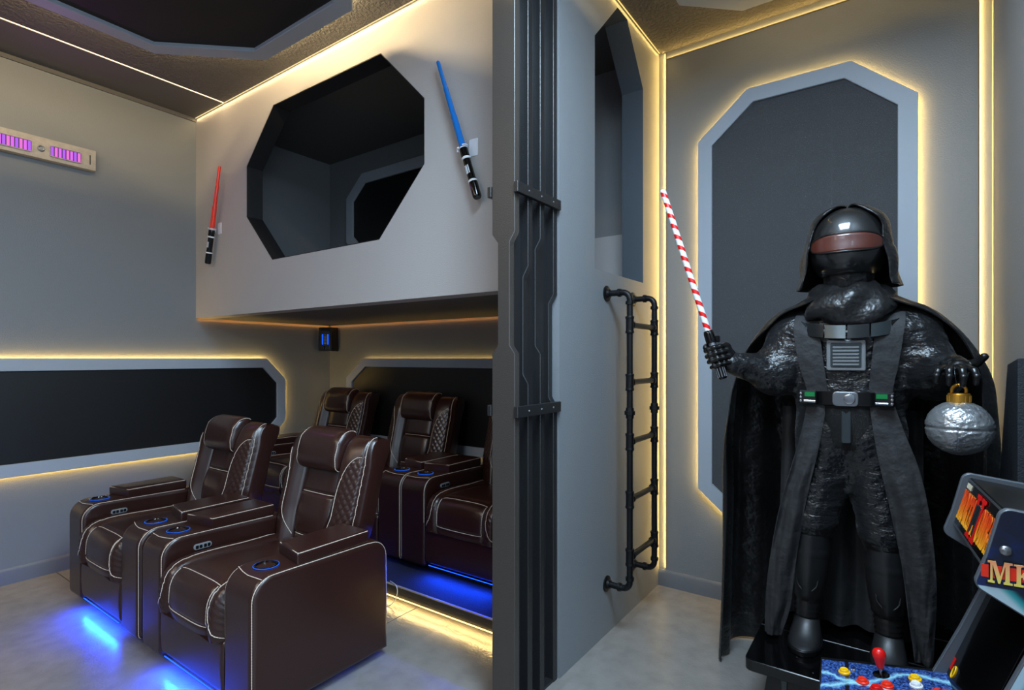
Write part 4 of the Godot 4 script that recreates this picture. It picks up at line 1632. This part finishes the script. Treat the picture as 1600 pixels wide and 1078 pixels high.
func boots(t: Node3D) -> void:
	for side in [0, 1]:
		var top := Vector3(-0.296, 0.745, -2.635) if side == 0 else Vector3(-0.028, 0.725, -2.645)
		var ank := Vector3(-0.316, 0.385, -2.665) if side == 0 else Vector3(-0.024, 0.385, -2.675)
		var mb := MB.new()
		var rings := []
		for j in 29:
			var f := j / 28.0
			var c: Vector3 = top.lerp(ank, f)
			var r := lerpf(0.078, 0.050, pow(f, 0.8)) + 0.010 * sin(PI * clampf(f * 1.25, 0, 1))
			if f > 0.74 and j % 2 == 0:
				r -= 0.006
			if j == 5:
				r += 0.003
			var ring := PackedVector3Array()
			for k in 28:
				var q := TAU * k / 28
				var ridge := 0.006 * exp(-pow((q - PI / 2) / 0.22, 2)) * (1.0 - smoothstep(0.7, 0.8, f))
				ring.append(c + Vector3(cos(q) * r, 0.018 * sin(q) * (1.0 - f) if j == 0 else 0.0, sin(q) * (r + ridge)))
			rings.append(ring)
		# foot: rings slide forward and down to the sole
		for e in [[0.372, 0.058, 0.010, 0.050, 0.004], [0.358, 0.070, 0.022, 0.052, 0.016], [0.343, 0.090, 0.038, 0.055, 0.020], [0.327, 0.107, 0.050, 0.059, 0.014], [0.312, 0.117, 0.056, 0.062, 0.006], [0.300, 0.120, 0.058, 0.063, 0.0]]:
			var ring := PackedVector3Array()
			for k in 28:
				var q := TAU * k / 28
				ring.append(Vector3(ank.x + cos(q) * float(e[3]), float(e[0]) - float(e[4]) * sin(q), ank.z + float(e[2]) + sin(q) * float(e[1])))
			rings.append(ring)
		mb.loft(rings)
		var boot := part("boot", mb, M.boot, t, 55)
		mb = MB.new()
		var sole := PackedVector2Array()
		for k in 32:
			var q := TAU * k / 32
			sole.append(Vector2(ank.x + cos(q) * 0.066, ank.z + 0.058 + signf(sin(q)) * pow(absf(sin(q)), 0.9) * 0.125))
		slab(mb, sole, SLAB + 0.0005, SLAB + 0.024, XZ, Vector3.ZERO, 0.004, 2)
		part("sole", mb, M.black, boot, 50)
		mb = MB.new()
		for s in [-1.0, 1.0]:
			var o := top.lerp(ank, 0.56)
			tube(mb, smooth(PackedVector3Array([o + Vector3(s * 0.040, 0.03, 0.058), o + Vector3(s * 0.036, 0.0, 0.064), o + Vector3(s * 0.018, -0.022, 0.071)]), 4), 0.0035, 6)
		part("ankle_cord", mb, M.boot, boot, 180)


func clothes(t: Node3D) -> void:
	# cape: rows of [height, half width, depth behind, z of its sides, half angle in degrees, middle x]
	var rows := [
		[1.775, 0.120, 0.115, -2.650, 150.0, -0.16], [1.735, 0.190, 0.135, -2.655, 135.0, -0.16], [1.690, 0.275, 0.155, -2.655, 118.0, -0.16], [1.610, 0.350, 0.185, -2.660, 108.0, -0.16],
		[1.515, 0.412, 0.22, -2.690, 100.0, -0.165], [1.41, 0.458, 0.25, -2.750, 97.0, -0.172], [1.28, 0.480, 0.27, -2.80, 104.0, -0.18], [1.08, 0.498, 0.29, -2.83, 110.0, -0.187],
		[0.80, 0.505, 0.31, -2.86, 112.0, -0.19], [0.50, 0.512, 0.33, -2.88, 112.0, -0.193], [0.24, 0.518, 0.35, -2.90, 112.0, -0.196], [0.012, 0.525, 0.36, -2.91, 112.0, -0.20]]
	var fold := noise(1.0, FastNoiseLite.TYPE_SIMPLEX_SMOOTH, 2, 61)
	var cape := func(s: float, q: float) -> Vector3:
		var r := row_at(rows, q)
		var ph := deg_to_rad(r[4]) * (2.0 * s - 1.0)
		var deep := smoothstep(0.15, 0.6, q)
		var w := 1.0 + deep * (0.030 * sin(ph * 9.0 + 0.6) + 0.022 * sin(ph * 17.0 + q * 2.0) + 0.03 * fold.get_noise_2d(ph * 2.2, q * 2.0)) + 0.02 * sin(ph * 14.0) * (1.0 - deep)
		return Vector3(r[5] + r[1] * sin(ph) * w, r[0] + 0.004 * sin(ph * 11.0) * deep, r[3] - r[2] * cos(ph) * w)
	var mb := MB.new()
	sheet(mb, 110, 70, cape, 0.005)
	part("cape", mb, M.cape, t, 70)
	# inner robe hanging behind the legs
	mb = MB.new()
	sheet(mb, 40, 40, func(s: float, q: float) -> Vector3:
		var x := lerpf(-0.42, 0.10, s) * (1.0 + 0.06 * q) - 0.01
		return Vector3(x, lerpf(1.28, 0.31, q), -2.80 - 0.03 * q + 0.022 * sin(s * 31.0) + 0.015 * sin(s * 13.0 + q * 3.0)), 0.004)
	part("robe_back", mb, M.robe, t, 70)
	# gathered scarf collar
	mb = MB.new()
	var rings := []
	for k in 60:
		var q := TAU * k / 60
		var front := maxf(0.0, sin(q))
		var c := Vector3(-0.158 + cos(q) * (0.118 + 0.018 * front), 1.752 - 0.034 * front, -2.645 + sin(q) * 0.112)
		var outd := Vector3(cos(q), -0.15, sin(q))
		var ring := PackedVector3Array()
		for j in 20:
			var p := TAU * j / 20
			var fl := 0.010 * sin(p * 3.0 + q * 4.0) + 0.006 * sin(q * 9.0 + p * 2.0)
			ring.append(c + outd * cos(p) * (0.034 + 0.018 * front + fl) + Vector3.UP * sin(p) * (0.046 + 0.034 * front + fl) + outd * -sin(p) * 0.022)
		rings.append(ring)
	rings.append(rings[0])
	mb.loft(rings, true, false, false)
	part("scarf_collar", mb, M.cape, t, 180)
	# two long tabard strips; rows of [height, outer x, inner x, z]
	var ta := [
		[[1.70, -0.345, -0.262, -2.605], [1.66, -0.352, -0.262, -2.545], [1.60, -0.348, -0.252, -2.510], [1.48, -0.330, -0.238, -2.505], [1.36, -0.300, -0.226, -2.520], [1.24, -0.312, -0.240, -2.522], [1.08, -0.348, -0.268, -2.520], [0.90, -0.395, -0.305, -2.525], [0.68, -0.438, -0.340, -2.54], [0.46, -0.465, -0.365, -2.56], [0.30, -0.470, -0.405, -2.575]],
		[[1.70, 0.025, -0.058, -2.605], [1.66, 0.030, -0.060, -2.545], [1.60, 0.024, -0.066, -2.510], [1.48, 0.008, -0.078, -2.505], [1.36, -0.010, -0.086, -2.520], [1.24, 0.020, -0.075, -2.522], [1.08, 0.072, -0.050, -2.520], [0.90, 0.104, -0.015, -2.525], [0.68, 0.122, 0.022, -2.54], [0.46, 0.118, 0.045, -2.56], [0.34, 0.112, 0.060, -2.575]]]
	for k in 2:
		mb = MB.new()
		var rw: Array = ta[k]
		sheet(mb, 16, 60, func(s: float, q: float) -> Vector3:
			var r := row_at(rw, q)
			var x := lerpf(r[1], r[2], s)
			return Vector3(x, r[0], r[3] - 0.045 * pow(absf(x + 0.16) / 0.26, 2.0) * (1.0 - smoothstep(0.3, 0.6, q)) + smoothstep(0.4, 0.8, q) * (0.014 * sin(s * 7.0 + q * 5.0 + k) + 0.012 * fold.get_noise_2d(s * 3.0, q * 9.0))), 0.004)
		part("tabard", mb, M.robe, t, 70)
	# plain curved band of plates under the collar
	for k in 6:
		mb = MB.new()
		var a0 := lerpf(-1.15, 1.15, k / 6.0) + 0.015
		var a1 := lerpf(-1.15, 1.15, (k + 1) / 6.0) - 0.015
		sheet(mb, 6, 3, func(s: float, q: float) -> Vector3:
			var a := lerpf(a0, a1, s)
			var y := 1.668 - 0.050 * cos(a * 1.1) - 0.052 * q + 0.012
			return Vector3(-0.158 + sin(a) * 0.205, y, -2.655 + cos(a) * (0.168 + 0.012 * q)), 0.005)
		part("collar_plate", mb, M.gunmetal if k % 2 == 0 else M.dark_metal, t, 60)
	# belt with a plain buckle and two pouches
	mb = MB.new()
	rings = []
	for e in [[1.312, 0.0], [1.314, 0.004], [1.366, 0.004], [1.368, 0.0]]:
		var ring := PackedVector3Array()
		for k in 48:
			var q := TAU * k / 48
			ring.append(Vector3(-0.16 + cos(q) * (0.186 + float(e[1])), e[0], -2.655 + sin(q) * (0.158 + float(e[1]))))
		rings.append(ring)
	mb.loft(rings)
	var belt := part("belt", mb, M.glove, t, 40)
	mb = MB.new()
	slab(mb, rect(-0.207, 1.312, -0.118, 1.370, 0.016, 4), 0.0, 0.012, XY, Vector3(0, 0, -2.496), 0.004, 2)
	var bk := part("buckle", mb, M.steel, belt)
	mb = MB.new()
	lathe(mb, [[0, 0], [0.020, 0], [0.020, 0.004], [0.016, 0.006], [0, 0.006]], Vector3(-0.148, 1.341, -2.485), Vector3.BACK, 20)
	part("buckle_boss", mb, M.chrome, bk)
	for k in 2:
		var x := -0.294 if k == 0 else -0.036
		mb = MB.new()
		box(mb, Vector3(x - 0.032, 1.315, -2.535), Vector3(x + 0.032, 1.370, -2.492), 0.004)
		var pouch := part("belt_box", mb, M.black, belt)
		mb = MB.new()
		var gx := x + (0.008 if k == 0 else -0.008)
		slab(mb, rect(gx - 0.018, 1.346, gx + 0.018, 1.364), -2.493, -2.490, XY)
		part("green_window", mb, M.green, pouch)
		mb = MB.new()
		tube(mb, PackedVector3Array([Vector3(gx - 0.020, 1.327, -2.492), Vector3(gx + 0.020, 1.327, -2.492)]), 0.006, 10)
		for j in 3:
			lathe(mb, [[0, 0], [0.006, 0], [0.005, 0.006], [0, 0.007]], Vector3(x + (-0.024 if k == 0 else 0.024), 1.328 + j * 0.015, -2.493), Vector3.BACK, 10)
		part("metal_studs", mb, M.chrome, pouch, 60)
	# pebbled front flap with a chrome bar
	mb = MB.new()
	sheet(mb, 16, 20, func(s: float, q: float) -> Vector3:
		var w := 0.068 * sqrt(maxf(0.0, 1.0 - pow(q, 3.2))) + 0.004
		var x := (2.0 * s - 1.0) * w
		return Vector3(-0.160 + x, lerpf(1.316, 1.132, q), -2.500 - 0.35 * x * x / 0.07 - 0.03 * q * q), 0.012)
	var flap := part("front_flap", mb, M.pebbled, t, 60)
	mb = MB.new()
	slab(mb, rect(-0.178, 1.165, -0.142, 1.296, 0.008, 4), 0.0, 0.012, XY, Vector3(0, 0, -2.507), 0.005, 3)
	part("chrome_bar", mb, M.gunmetal, flap)
	# plain grey chest plate with a few pale studs
	mb = MB.new()
	slab(mb, rect(-0.228, 1.452, -0.095, 1.574, 0.008, 3), 0.0, 0.03, XY, Vector3(0, 0, -2.53), 0.004, 2)
	var plate := part("chest_plate", mb, M.grey_plate, t)
	mb = MB.new()
	slab(mb, rect(-0.214, 1.464, -0.109, 1.562, 0.005, 2), 0.0, 0.003, XY, Vector3(0, 0, -2.501), 0.001, 1)
	part("inner_panel", mb, M.gunmetal, plate)
	for k in 6:
		mb = MB.new()
		slab(mb, rect(-0.206, 1.472 + k * 0.0135, -0.117, 1.480 + k * 0.0135, 0.002, 1), 0.0, 0.006, XY, Vector3(0, 0, -2.499), 0.001, 1)
		part("plate_rib", mb, M.grey_plate, plate)


func helmet(t: Node3D) -> void:
	var c := Vector3(-0.163, 1.955, -2.625)
	var skin := func(a: float, e: float, grow := 0.0) -> Vector3:    # a round from the front, e up
		var ce := cos(e)
		var se := sin(e)
		var w := 0.142 + grow
		var y := (0.158 + grow) * se if se > 0.0 else 0.138 * se
		var keep := pow(maxf(ce, 0.0), 0.72)
		var chin := 0.018 * maxf(0.0, cos(a)) * smoothstep(0.1, -0.5, se)
		return c + Vector3(sin(a) * w * keep, y, cos(a) * (w + 0.014 + chin) * keep)
	var mb := MB.new()
	var rings := []
	for j in 31:
		var e := lerpf(-1.02, PI / 2 - 0.01, j / 30.0)
		var ring := PackedVector3Array()
		for k in 48:
			ring.append(skin.call(TAU * k / 48, e, 0.0))
		rings.append(ring)
	mb.loft(rings)
	var h := part("helmet", mb, M.helmet, t, 180)
	mb = MB.new()
	sheet(mb, 30, 8, func(s: float, q: float) -> Vector3:
		var a := lerpf(-0.98, 0.98, s)
		return skin.call(a, lerpf(0.20, -0.26, q) * (1.0 - 0.35 * pow(absf(2.0 * s - 1.0), 3.0)), 0.003), 0.006)
	part("visor", mb, M.visor, h, 180)
	mb = MB.new()
	var rim := PackedVector3Array()
	for k in 64:
		var q := TAU * k / 64
		var s := 0.5 + 0.5 * signf(cos(q)) * pow(absf(cos(q)), 0.5)
		var v := 0.5 + 0.5 * signf(sin(q)) * pow(absf(sin(q)), 0.5)
		var a := lerpf(-1.0, 1.0, s)
		rim.append(skin.call(a, lerpf(0.225, -0.285, v) * (1.0 - 0.35 * pow(absf(2.0 * s - 1.0), 3.0)), 0.003))
	tube(mb, rim, 0.005, 8, true)
	part("visor_rim", mb, M.black, h, 180)
	# cloth hood drawn over the helmet, its hem open before the visor
	mb = MB.new()
	sheet(mb, 60, 40, func(s: float, q: float) -> Vector3:
		var open := lerpf(0.30, 0.98, smoothstep(0.0, 0.45, q))
		var a := lerpf(open, TAU - open, s)
		var e := lerpf(PI / 2 - 0.02, -0.12, clampf(q / 0.62, 0, 1))
		var p: Vector3 = skin.call(a, e, 0.012)
		if q > 0.62:
			var d := (q - 0.62) / 0.38
			var r := lerpf(0.158, 0.182, d)
			p = Vector3(c.x + sin(a) * r, lerpf(p.y, 1.79, d), c.z + cos(a) * lerpf(0.165, 0.15, d))
		var w := 0.006 * sin(a * 9.0 + q * 4.0) * smoothstep(0.25, 0.8, q) + 0.004 * sin(q * 16.0 + a * 2.0)
		return p + Vector3(sin(a), 0, cos(a)) * w, 0.006)
	part("hood", mb, M.cape, t, 180)


# ---------------------------------------------------------------- arcade cabinet
func picture(w: int, h: int, f: Callable) -> ImageTexture:
	var im := Image.create(w, h, false, Image.FORMAT_RGB8)
	for y in h:
		for x in w:
			im.set_pixel(x, y, f.call(float(x) / w, float(y) / h))
	return ImageTexture.create_from_image(im)


# a flat printed face: an outline in (a, b) with texture coordinates over its bounding box
func print_face(called: String, p: PackedVector2Array, fr: Basis, at: Vector3, m: Material, parent: Node3D) -> MeshInstance3D:
	var lo := p[0]
	var hi := p[0]
	for q in p:
		lo = lo.min(q)
		hi = hi.max(q)
	var ix := Geometry2D.triangulate_polygon(p)
	var v := PackedVector3Array()
	var nn := PackedVector3Array()
	var uv := PackedVector2Array()
	for q in p:
		v.append(at + fr.x * q.x + fr.y * q.y)
		nn.append(fr.z)
		uv.append(Vector2((q.x - lo.x) / (hi.x - lo.x), 1.0 - (q.y - lo.y) / (hi.y - lo.y)))
	for k in range(0, ix.size(), 3):
		var g := (v[ix[k + 1]] - v[ix[k]]).cross(v[ix[k + 2]] - v[ix[k]])
		if g.dot(fr.z) > 0.0:
			var s := ix[k + 1]
			ix[k + 1] = ix[k + 2]
			ix[k + 2] = s
	var arr := []
	arr.resize(Mesh.ARRAY_MAX)
	arr[Mesh.ARRAY_VERTEX] = v
	arr[Mesh.ARRAY_NORMAL] = nn
	arr[Mesh.ARRAY_TEX_UV] = uv
	arr[Mesh.ARRAY_INDEX] = ix
	var mesh := ArrayMesh.new()
	mesh.add_surface_from_arrays(Mesh.PRIMITIVE_TRIANGLES, arr)
	var o := MeshInstance3D.new()
	o.mesh = mesh
	o.material_override = m
	o.name = called
	parent.add_child(o, true)
	return o


func lettering(called: String, text: String, size: float, fr: Basis, at: Vector3, m: Material, parent: Node3D, stretch := Vector2.ONE, deep := 0.002, font := "Droid Serif", align := HORIZONTAL_ALIGNMENT_CENTER) -> MeshInstance3D:
	var f := SystemFont.new()
	f.font_names = PackedStringArray([font])
	f.font_weight = 700
	var tm := TextMesh.new()
	tm.text = text
	tm.font = f
	tm.font_size = 64
	tm.pixel_size = size / 46.0
	tm.depth = deep
	tm.horizontal_alignment = align
	var o := MeshInstance3D.new()
	o.mesh = tm
	o.material_override = m
	o.name = called
	parent.add_child(o, true)
	o.transform = Transform3D(Basis(fr.x * stretch.x, fr.y * stretch.y, fr.z), at)
	return o


func printed(t: Texture2D, rough := 0.35) -> StandardMaterial3D:
	var m := StandardMaterial3D.new()
	m.albedo_texture = t
	m.roughness = rough
	return m


func arcade() -> void:
	# built about its own base: x to the back, z to the near side
	var t := thing("arcade_cabinet", "arcade cabinet with dark blue side art, red joystick and fiery marquee lettering", "arcade cabinet", Vector3(0.16, 0, -1.815))
	var near := 0.215
	var far := -0.215
	var side := PackedVector2Array()
	# side outline (x, y), relative to the base at x = 0.16
	var X := -0.16
	for q in [[0.355, 0.0], [0.355, 1.140], [0.34, 1.150], [0.205, 1.168]]:
		side.append(Vector2(q[0] + X, q[1]))
	arc(side, Vector2(0.190 + X, 1.148), Vector2(0.022, 0.022), PI / 2, PI - 0.25, 4)
	side.append(Vector2(0.147 + X, 1.06))
	arc(side, Vector2(0.149 + X, 1.000), Vector2(0.020, 0.020), PI - 0.25, PI * 1.35, 4)
	for q in [[0.225, 0.932], [0.232, 0.915], [0.228, 0.890], [0.165, 0.725], [0.118, 0.612], [0.100, 0.570], [-0.160, 0.518], [-0.172, 0.500], [-0.172, 0.430], [-0.06, 0.36], [-0.02, 0.30], [-0.02, 0.0]]:
		side.append(Vector2(q[0] + X, q[1]))
	var blues := noise(2.4, FastNoiseLite.TYPE_SIMPLEX_SMOOTH, 4, 71)
	var art := picture(200, 512, func(u: float, v: float) -> Color:
		var y := 1.168 * (1.0 - v)
		var x := -0.36 + 0.555 * u
		var n := blues.get_noise_2d(u * 2.0, v * 5.0)
		var c := Color(0.07, 0.09, 0.17).lerp(Color(0.05, 0.14, 0.38), clampf(0.35 + n * 1.2, 0, 1))
		var edge := absf((x + 0.05) - 0.40 * (y - 0.93) - 0.02) if y > 0.86 else absf((x + 0.015) - 0.42 * (y - 0.80))
		var s := y - (1.0 - 1.05 * (x + 0.012))
		if y < 0.995 and y > 0.88 and s < 0.045:
			c = Color(0.66, 0.76, 0.80).lerp(Color(0.10, 0.52, 0.55), smoothstep(0.0, 0.03, s))
			c = c.lerp(Color(0.06, 0.09, 0.17), smoothstep(0.025, 0.045, s))
		if y < 0.86:
			var g := x - (0.40 * (y - 0.80) + 0.02)
			if g < 0.075:
				c = Color(0.66, 0.78, 0.84).lerp(Color(0.08, 0.50, 0.56), smoothstep(0.02, 0.04, g))
				c = c.lerp(Color(0.04, 0.13, 0.30), smoothstep(0.045, 0.075, g))
		return c)
	for k in 2:
		var mb := MB.new()
		var z: float = near if k == 0 else far
		slab(mb, side, z - 0.009, z + 0.009, XY, t.position, 0.002, 1)
		var pn := part("side_panel", mb, M.cabinet, t)
		if k == 0:
			print_face("side_art", inset(side, 0.003), XY, Vector3(0, 0, z + 0.0096), printed(art, 0.3), pn)
			slab_part("red_bar", rect(-0.021, 1.015, 0.17, 1.043), z + 0.0098, z + 0.0106, M.orange_red, pn, t)
			var mk := StandardMaterial3D.new()
			var gt := GradientTexture2D.new()
			gt.gradient = ramp([[0.0, Color(0.95, 0.55, 0.40)], [0.45, Color(0.93, 0.72, 0.45)], [1.0, Color(0.88, 0.88, 0.36)]])
			gt.fill_from = Vector2(0, 0)
			gt.fill_to = Vector2(0, 1)
			gt.width = 8
			gt.height = 128
			mk.albedo_texture = gt
			mk.uv1_triplanar = true
			mk.uv1_scale = Vector3(1, 1.0 / 0.062, 1)
			mk.uv1_offset = Vector3(0, 0.5, 0)
			mk.roughness = 0.4
			lettering("logo_outline", "MK", 0.052, XY, Vector3(0.027, 1.027, z + 0.0108), M.black, pn, Vector2(0.68, 1.06), 0.0012)
			lettering("logo_letters", "MK", 0.048, XY, Vector3(0.027, 1.028, z + 0.0122), mk, pn, Vector2(0.68, 1.0), 0.002)
			var cap := MB.new()
			lathe(cap, [[0, 0], [0.0115, 0], [0.011, 0.004], [0.007, 0.0075], [0, 0.0085]], t.position + Vector3(0.020, 1.079, z + 0.0095), Vector3.BACK, 18)
			part("bolt_cap", cap, M.steel, pn, 180)
	# marquee, its underside, the screen and the bezel between the sides
	var u := Vector3(0, 0, 1)
	var w := Vector3(0.186 - 0.150, 1.157 - 1.020, 0).normalized()
	var nrm := u.cross(w) * -1.0
	if nrm.x > 0:
		nrm = -nrm
	var mf := Basis(u, w, nrm)
	var mb := MB.new()
	slab(mb, rect(-0.206, 0.0, 0.206, 0.142), -0.012, 0.0, mf, t.position + Vector3(0.150 + X, 1.020, 0))
	var mq := part("marquee", mb, M.black_gloss, t)
	var fire := StandardMaterial3D.new()
	var fg := GradientTexture2D.new()
	fg.gradient = ramp([[0.0, Color(0.78, 0.10, 0.06)], [0.4, Color(0.92, 0.32, 0.06)], [1.0, Color(0.97, 0.85, 0.15)]])
	fg.fill_to = Vector2(0, 1)
	fg.width = 8
	fg.height = 128
	fire.albedo_texture = fg
	fire.uv1_triplanar = true
	fire.uv1_scale = Vector3(1, 1.0 / 0.085, 1)
	fire.uv1_offset = Vector3(0, 0.5, 0)
	fire.roughness = 0.4
	var mo := Vector3(0.150 + X, 1.020, 0)
	lettering("title_letters", "MORTAL KOMBAT", 0.052, mf, mo + w * 0.066 + nrm * 0.0016, fire, mq, Vector2(0.585, 1.65), 0.002)
	lettering("numeral", "II", 0.115, mf, mo + w * 0.069 + nrm * 0.0026, M.red, mq, Vector2(0.8, 1.0), 0.0012)
	for q in [-0.019, 0.019]:
		slab_part_basis("numeral_core", rect(q - 0.005, 0.030, q + 0.005, 0.106, 0.002, 1), 0.0, 0.0044, mf, mo, M.gunmetal, mq, t)
	lettering("maker_tag", "MIDWAY", 0.010, mf, mo + w * 0.123 - u * 0.165 + nrm * 0.0014, M.cream, mq, Vector2(1.0, 1.4), 0.001, "Droid Sans")
	slab_part_basis("rim_bar", rect(-0.204, 0.001, 0.204, 0.006), -0.001, 0.0015, mf, mo, M.steel, mq, t)
	slab_part_basis("rim_bar", rect(-0.204, 0.136, 0.204, 0.141), -0.001, 0.0015, mf, mo, M.steel, mq, t)
	mb = MB.new()
	slab(mb, PackedVector2Array([Vector2(0.155 + X, 1.018), Vector2(0.24 + X, 0.955), Vector2(0.262 + X, 0.955), Vector2(0.31 + X, 1.14), Vector2(0.190 + X, 1.158)]), -0.206, 0.206, XY, t.position)
	part("marquee_box", mb, M.black, t)
	mb = MB.new()
	slab(mb, PackedVector2Array([Vector2(0.262 + X, 0.956), Vector2(0.258 + X, 0.93), Vector2(0.135 + X, 0.586), Vector2(0.17 + X, 0.56), Vector2(0.32 + X, 0.94)]), -0.206, 0.206, XY, t.position)
	var sc := part("screen_bezel", mb, M.screen, t)
	var sl := Vector3(0.258 - 0.135, 0.93 - 0.586, 0).normalized()
	var sn := Vector3(-sl.y, sl.x, 0)
	mb = MB.new()
	slab(mb, rect(-0.155, 0.055, 0.155, 0.345, 0.01, 3), 0.0, 0.003, Basis(u, sl, sn), t.position + Vector3(0.135 + X, 0.586, 0), 0.001, 1)
	part("screen_glass", mb, M.black_gloss, sc)
	mb = MB.new()
	slab(mb, rect(-0.20, 0.02, -0.185, 0.055), 0.0, 0.0015, Basis(u, sl, sn), t.position + Vector3(0.135 + X, 0.586, 0))
	part("red_print", mb, M.red, sc)
	mb = MB.new()
	var ring := PackedVector3Array()
	for k in 20:
		ring.append(t.position + Vector3(0.135 + X, 0.586, 0) + sl * (0.028 + 0.017 * sin(TAU * k / 20)) + u * (-0.158 + 0.011 * cos(TAU * k / 20)) + sn * 0.001)
	tube(mb, ring, 0.0022, 6, true)
	part("yellow_ring_print", mb, M.yellow, sc, 180)
	# lower front and back of the body
	mb = MB.new()
	slab(mb, PackedVector2Array([Vector2(0.0 + X, 0.02), Vector2(0.34 + X, 0.02), Vector2(0.34 + X, 1.12), Vector2(0.315 + X, 1.12), Vector2(0.315 + X, 0.44), Vector2(-0.02 + X, 0.40), Vector2(0.0 + X, 0.30)]), -0.206, 0.206, XY, t.position)
	part("body", mb, M.black, t)
	controls(t, X)
	t.rotation.y = deg_to_rad(4.0)


func slab_part(called: String, p: PackedVector2Array, d0: float, d1: float, m: Material, parent: Node3D, t: Node3D) -> void:
	var mb := MB.new()
	slab(mb, p, d0, d1, XY, t.position)
	part(called, mb, m, parent)


func slab_part_basis(called: String, p: PackedVector2Array, d0: float, d1: float, fr: Basis, at: Vector3, m: Material, parent: Node3D, t: Node3D) -> void:
	var mb := MB.new()
	slab(mb, p, d0, d1, fr, t.position + at)
	part(called, mb, m, parent)


func controls(t: Node3D, X: float) -> void:
	# control deck rising towards the screen
	var a := Vector3(-0.184 + X, 0.530, 0)
	var b := Vector3(0.140 + X, 0.583, 0)
	var s := (b - a).normalized()
	var n := Vector3(-s.y, s.x, 0)
	var u := Vector3(0, 0, 1)
	var fr := Basis(s, -u, n)          # (towards the screen, towards the far side)
	var l := a.distance_to(b)
	var mb := MB.new()
	slab(mb, rect(0.0, -0.206, l, 0.226), -0.06, 0.0, fr, t.position + a, 0.002, 1)
	var deck := part("control_deck", mb, M.black, t)
	var st := noise(60.0, FastNoiseLite.TYPE_VALUE, 2, 81)
	var wv := noise(3.0, FastNoiseLite.TYPE_SIMPLEX_SMOOTH, 3, 83)
	var art := picture(320, 440, func(x: float, y: float) -> Color:
		var k := st.get_noise_2d(x * 1.6, y * 2.2)
		var c := Color(0.06, 0.12, 0.28).lerp(Color(0.28, 0.42, 0.70), clampf(0.42 + k * 1.3, 0, 1))
		if absf(x - 0.21) < 0.016:
			c = Color(0.04, 0.05, 0.10)
		for q in [[0.18, 0.10, 3.0], [0.42, -0.12, 2.4], [0.66, 0.14, 3.6]]:
			var d := absf(y - float(q[0]) - float(q[1]) * sin(x * float(q[2]) * 2.0) - 0.05 * wv.get_noise_2d(x * 2.0, y))
			c = c.lerp(Color(0.62, 0.86, 0.90), clampf(1.0 - d / 0.045, 0, 1) * 0.9)
		return c)
	print_face("deck_art", rect(0.004, -0.200, l - 0.004, 0.208), fr, a + n * 0.0006, printed(art, 0.3), deck)
	var P := func(x: float, y: float, h: float) -> Vector3: return t.position + a + s * x - u * y + n * h
	var button := func(x: float, y: float, m: Material, kind: String) -> void:
		var bm := MB.new()
		lathe(bm, [[0, 0.0], [0.0165, 0.0], [0.0165, 0.004], [0.0145, 0.006], [0.0125, 0.005], [0.012, 0.0105], [0.010, 0.0125], [0.005, 0.0115], [0, 0.0112]], P.call(x, y, 0.0005), n, 24)
		part(kind, bm, m, deck, 40)
	button.call(0.066, 0.138, M.yellow, "yellow_button")
	button.call(0.112, 0.094, M.orange_red, "red_button")
	button.call(0.172, 0.088, M.orange_red, "red_button")
	button.call(0.145, 0.062, M.red, "red_button")
	button.call(0.243, 0.146, M.yellow, "yellow_button")
	button.call(0.242, 0.108, M.white, "white_button")
	button.call(0.06, -0.05, M.yellow, "yellow_button")
	button.call(0.11, -0.09, M.red, "red_button")
	# joystick
	mb = MB.new()
	lathe(mb, [[0, 0], [0.022, 0], [0.022, 0.002], [0.019, 0.004], [0, 0.0045]], P.call(0.160, 0.150, 0.0006), n, 28)
	var dj := part("joystick", mb, M.black_gloss, t, 40)
	mb = MB.new()
	var ax := (n + s * 0.08 - u * 0.10).normalized()
	lathe(mb, [[0, 0], [0.004, 0], [0.004, 0.040], [0, 0.040]], P.call(0.160, 0.150, 0.002), ax, 12)
	part("shaft", mb, M.chrome, dj)
	mb = MB.new()
	lathe(mb, [[0, 0.018], [0.0085, 0.018], [0.0095, 0.021], [0.0125, 0.034], [0.0168, 0.048], [0.0180, 0.056], [0.0168, 0.064], [0.0125, 0.071], [0.006, 0.0745], [0, 0.075]], P.call(0.160, 0.150, 0.002), ax, 28)
	part("red_bat_top", mb, M.red, dj, 180)
	lettering("player_mark", "1P", 0.008, Basis(s, -u, n), a + s * 0.088 - u * 0.160 + n * 0.0012, M.yellow, deck, Vector2.ONE, 0.0006, "Droid Sans")
	lettering("deck_logo", "II", 0.045, Basis(s, -u, n), a + s * 0.298 - u * 0.092 + n * 0.0012, M.orange_red, deck, Vector2(0.9, 0.8), 0.0008)
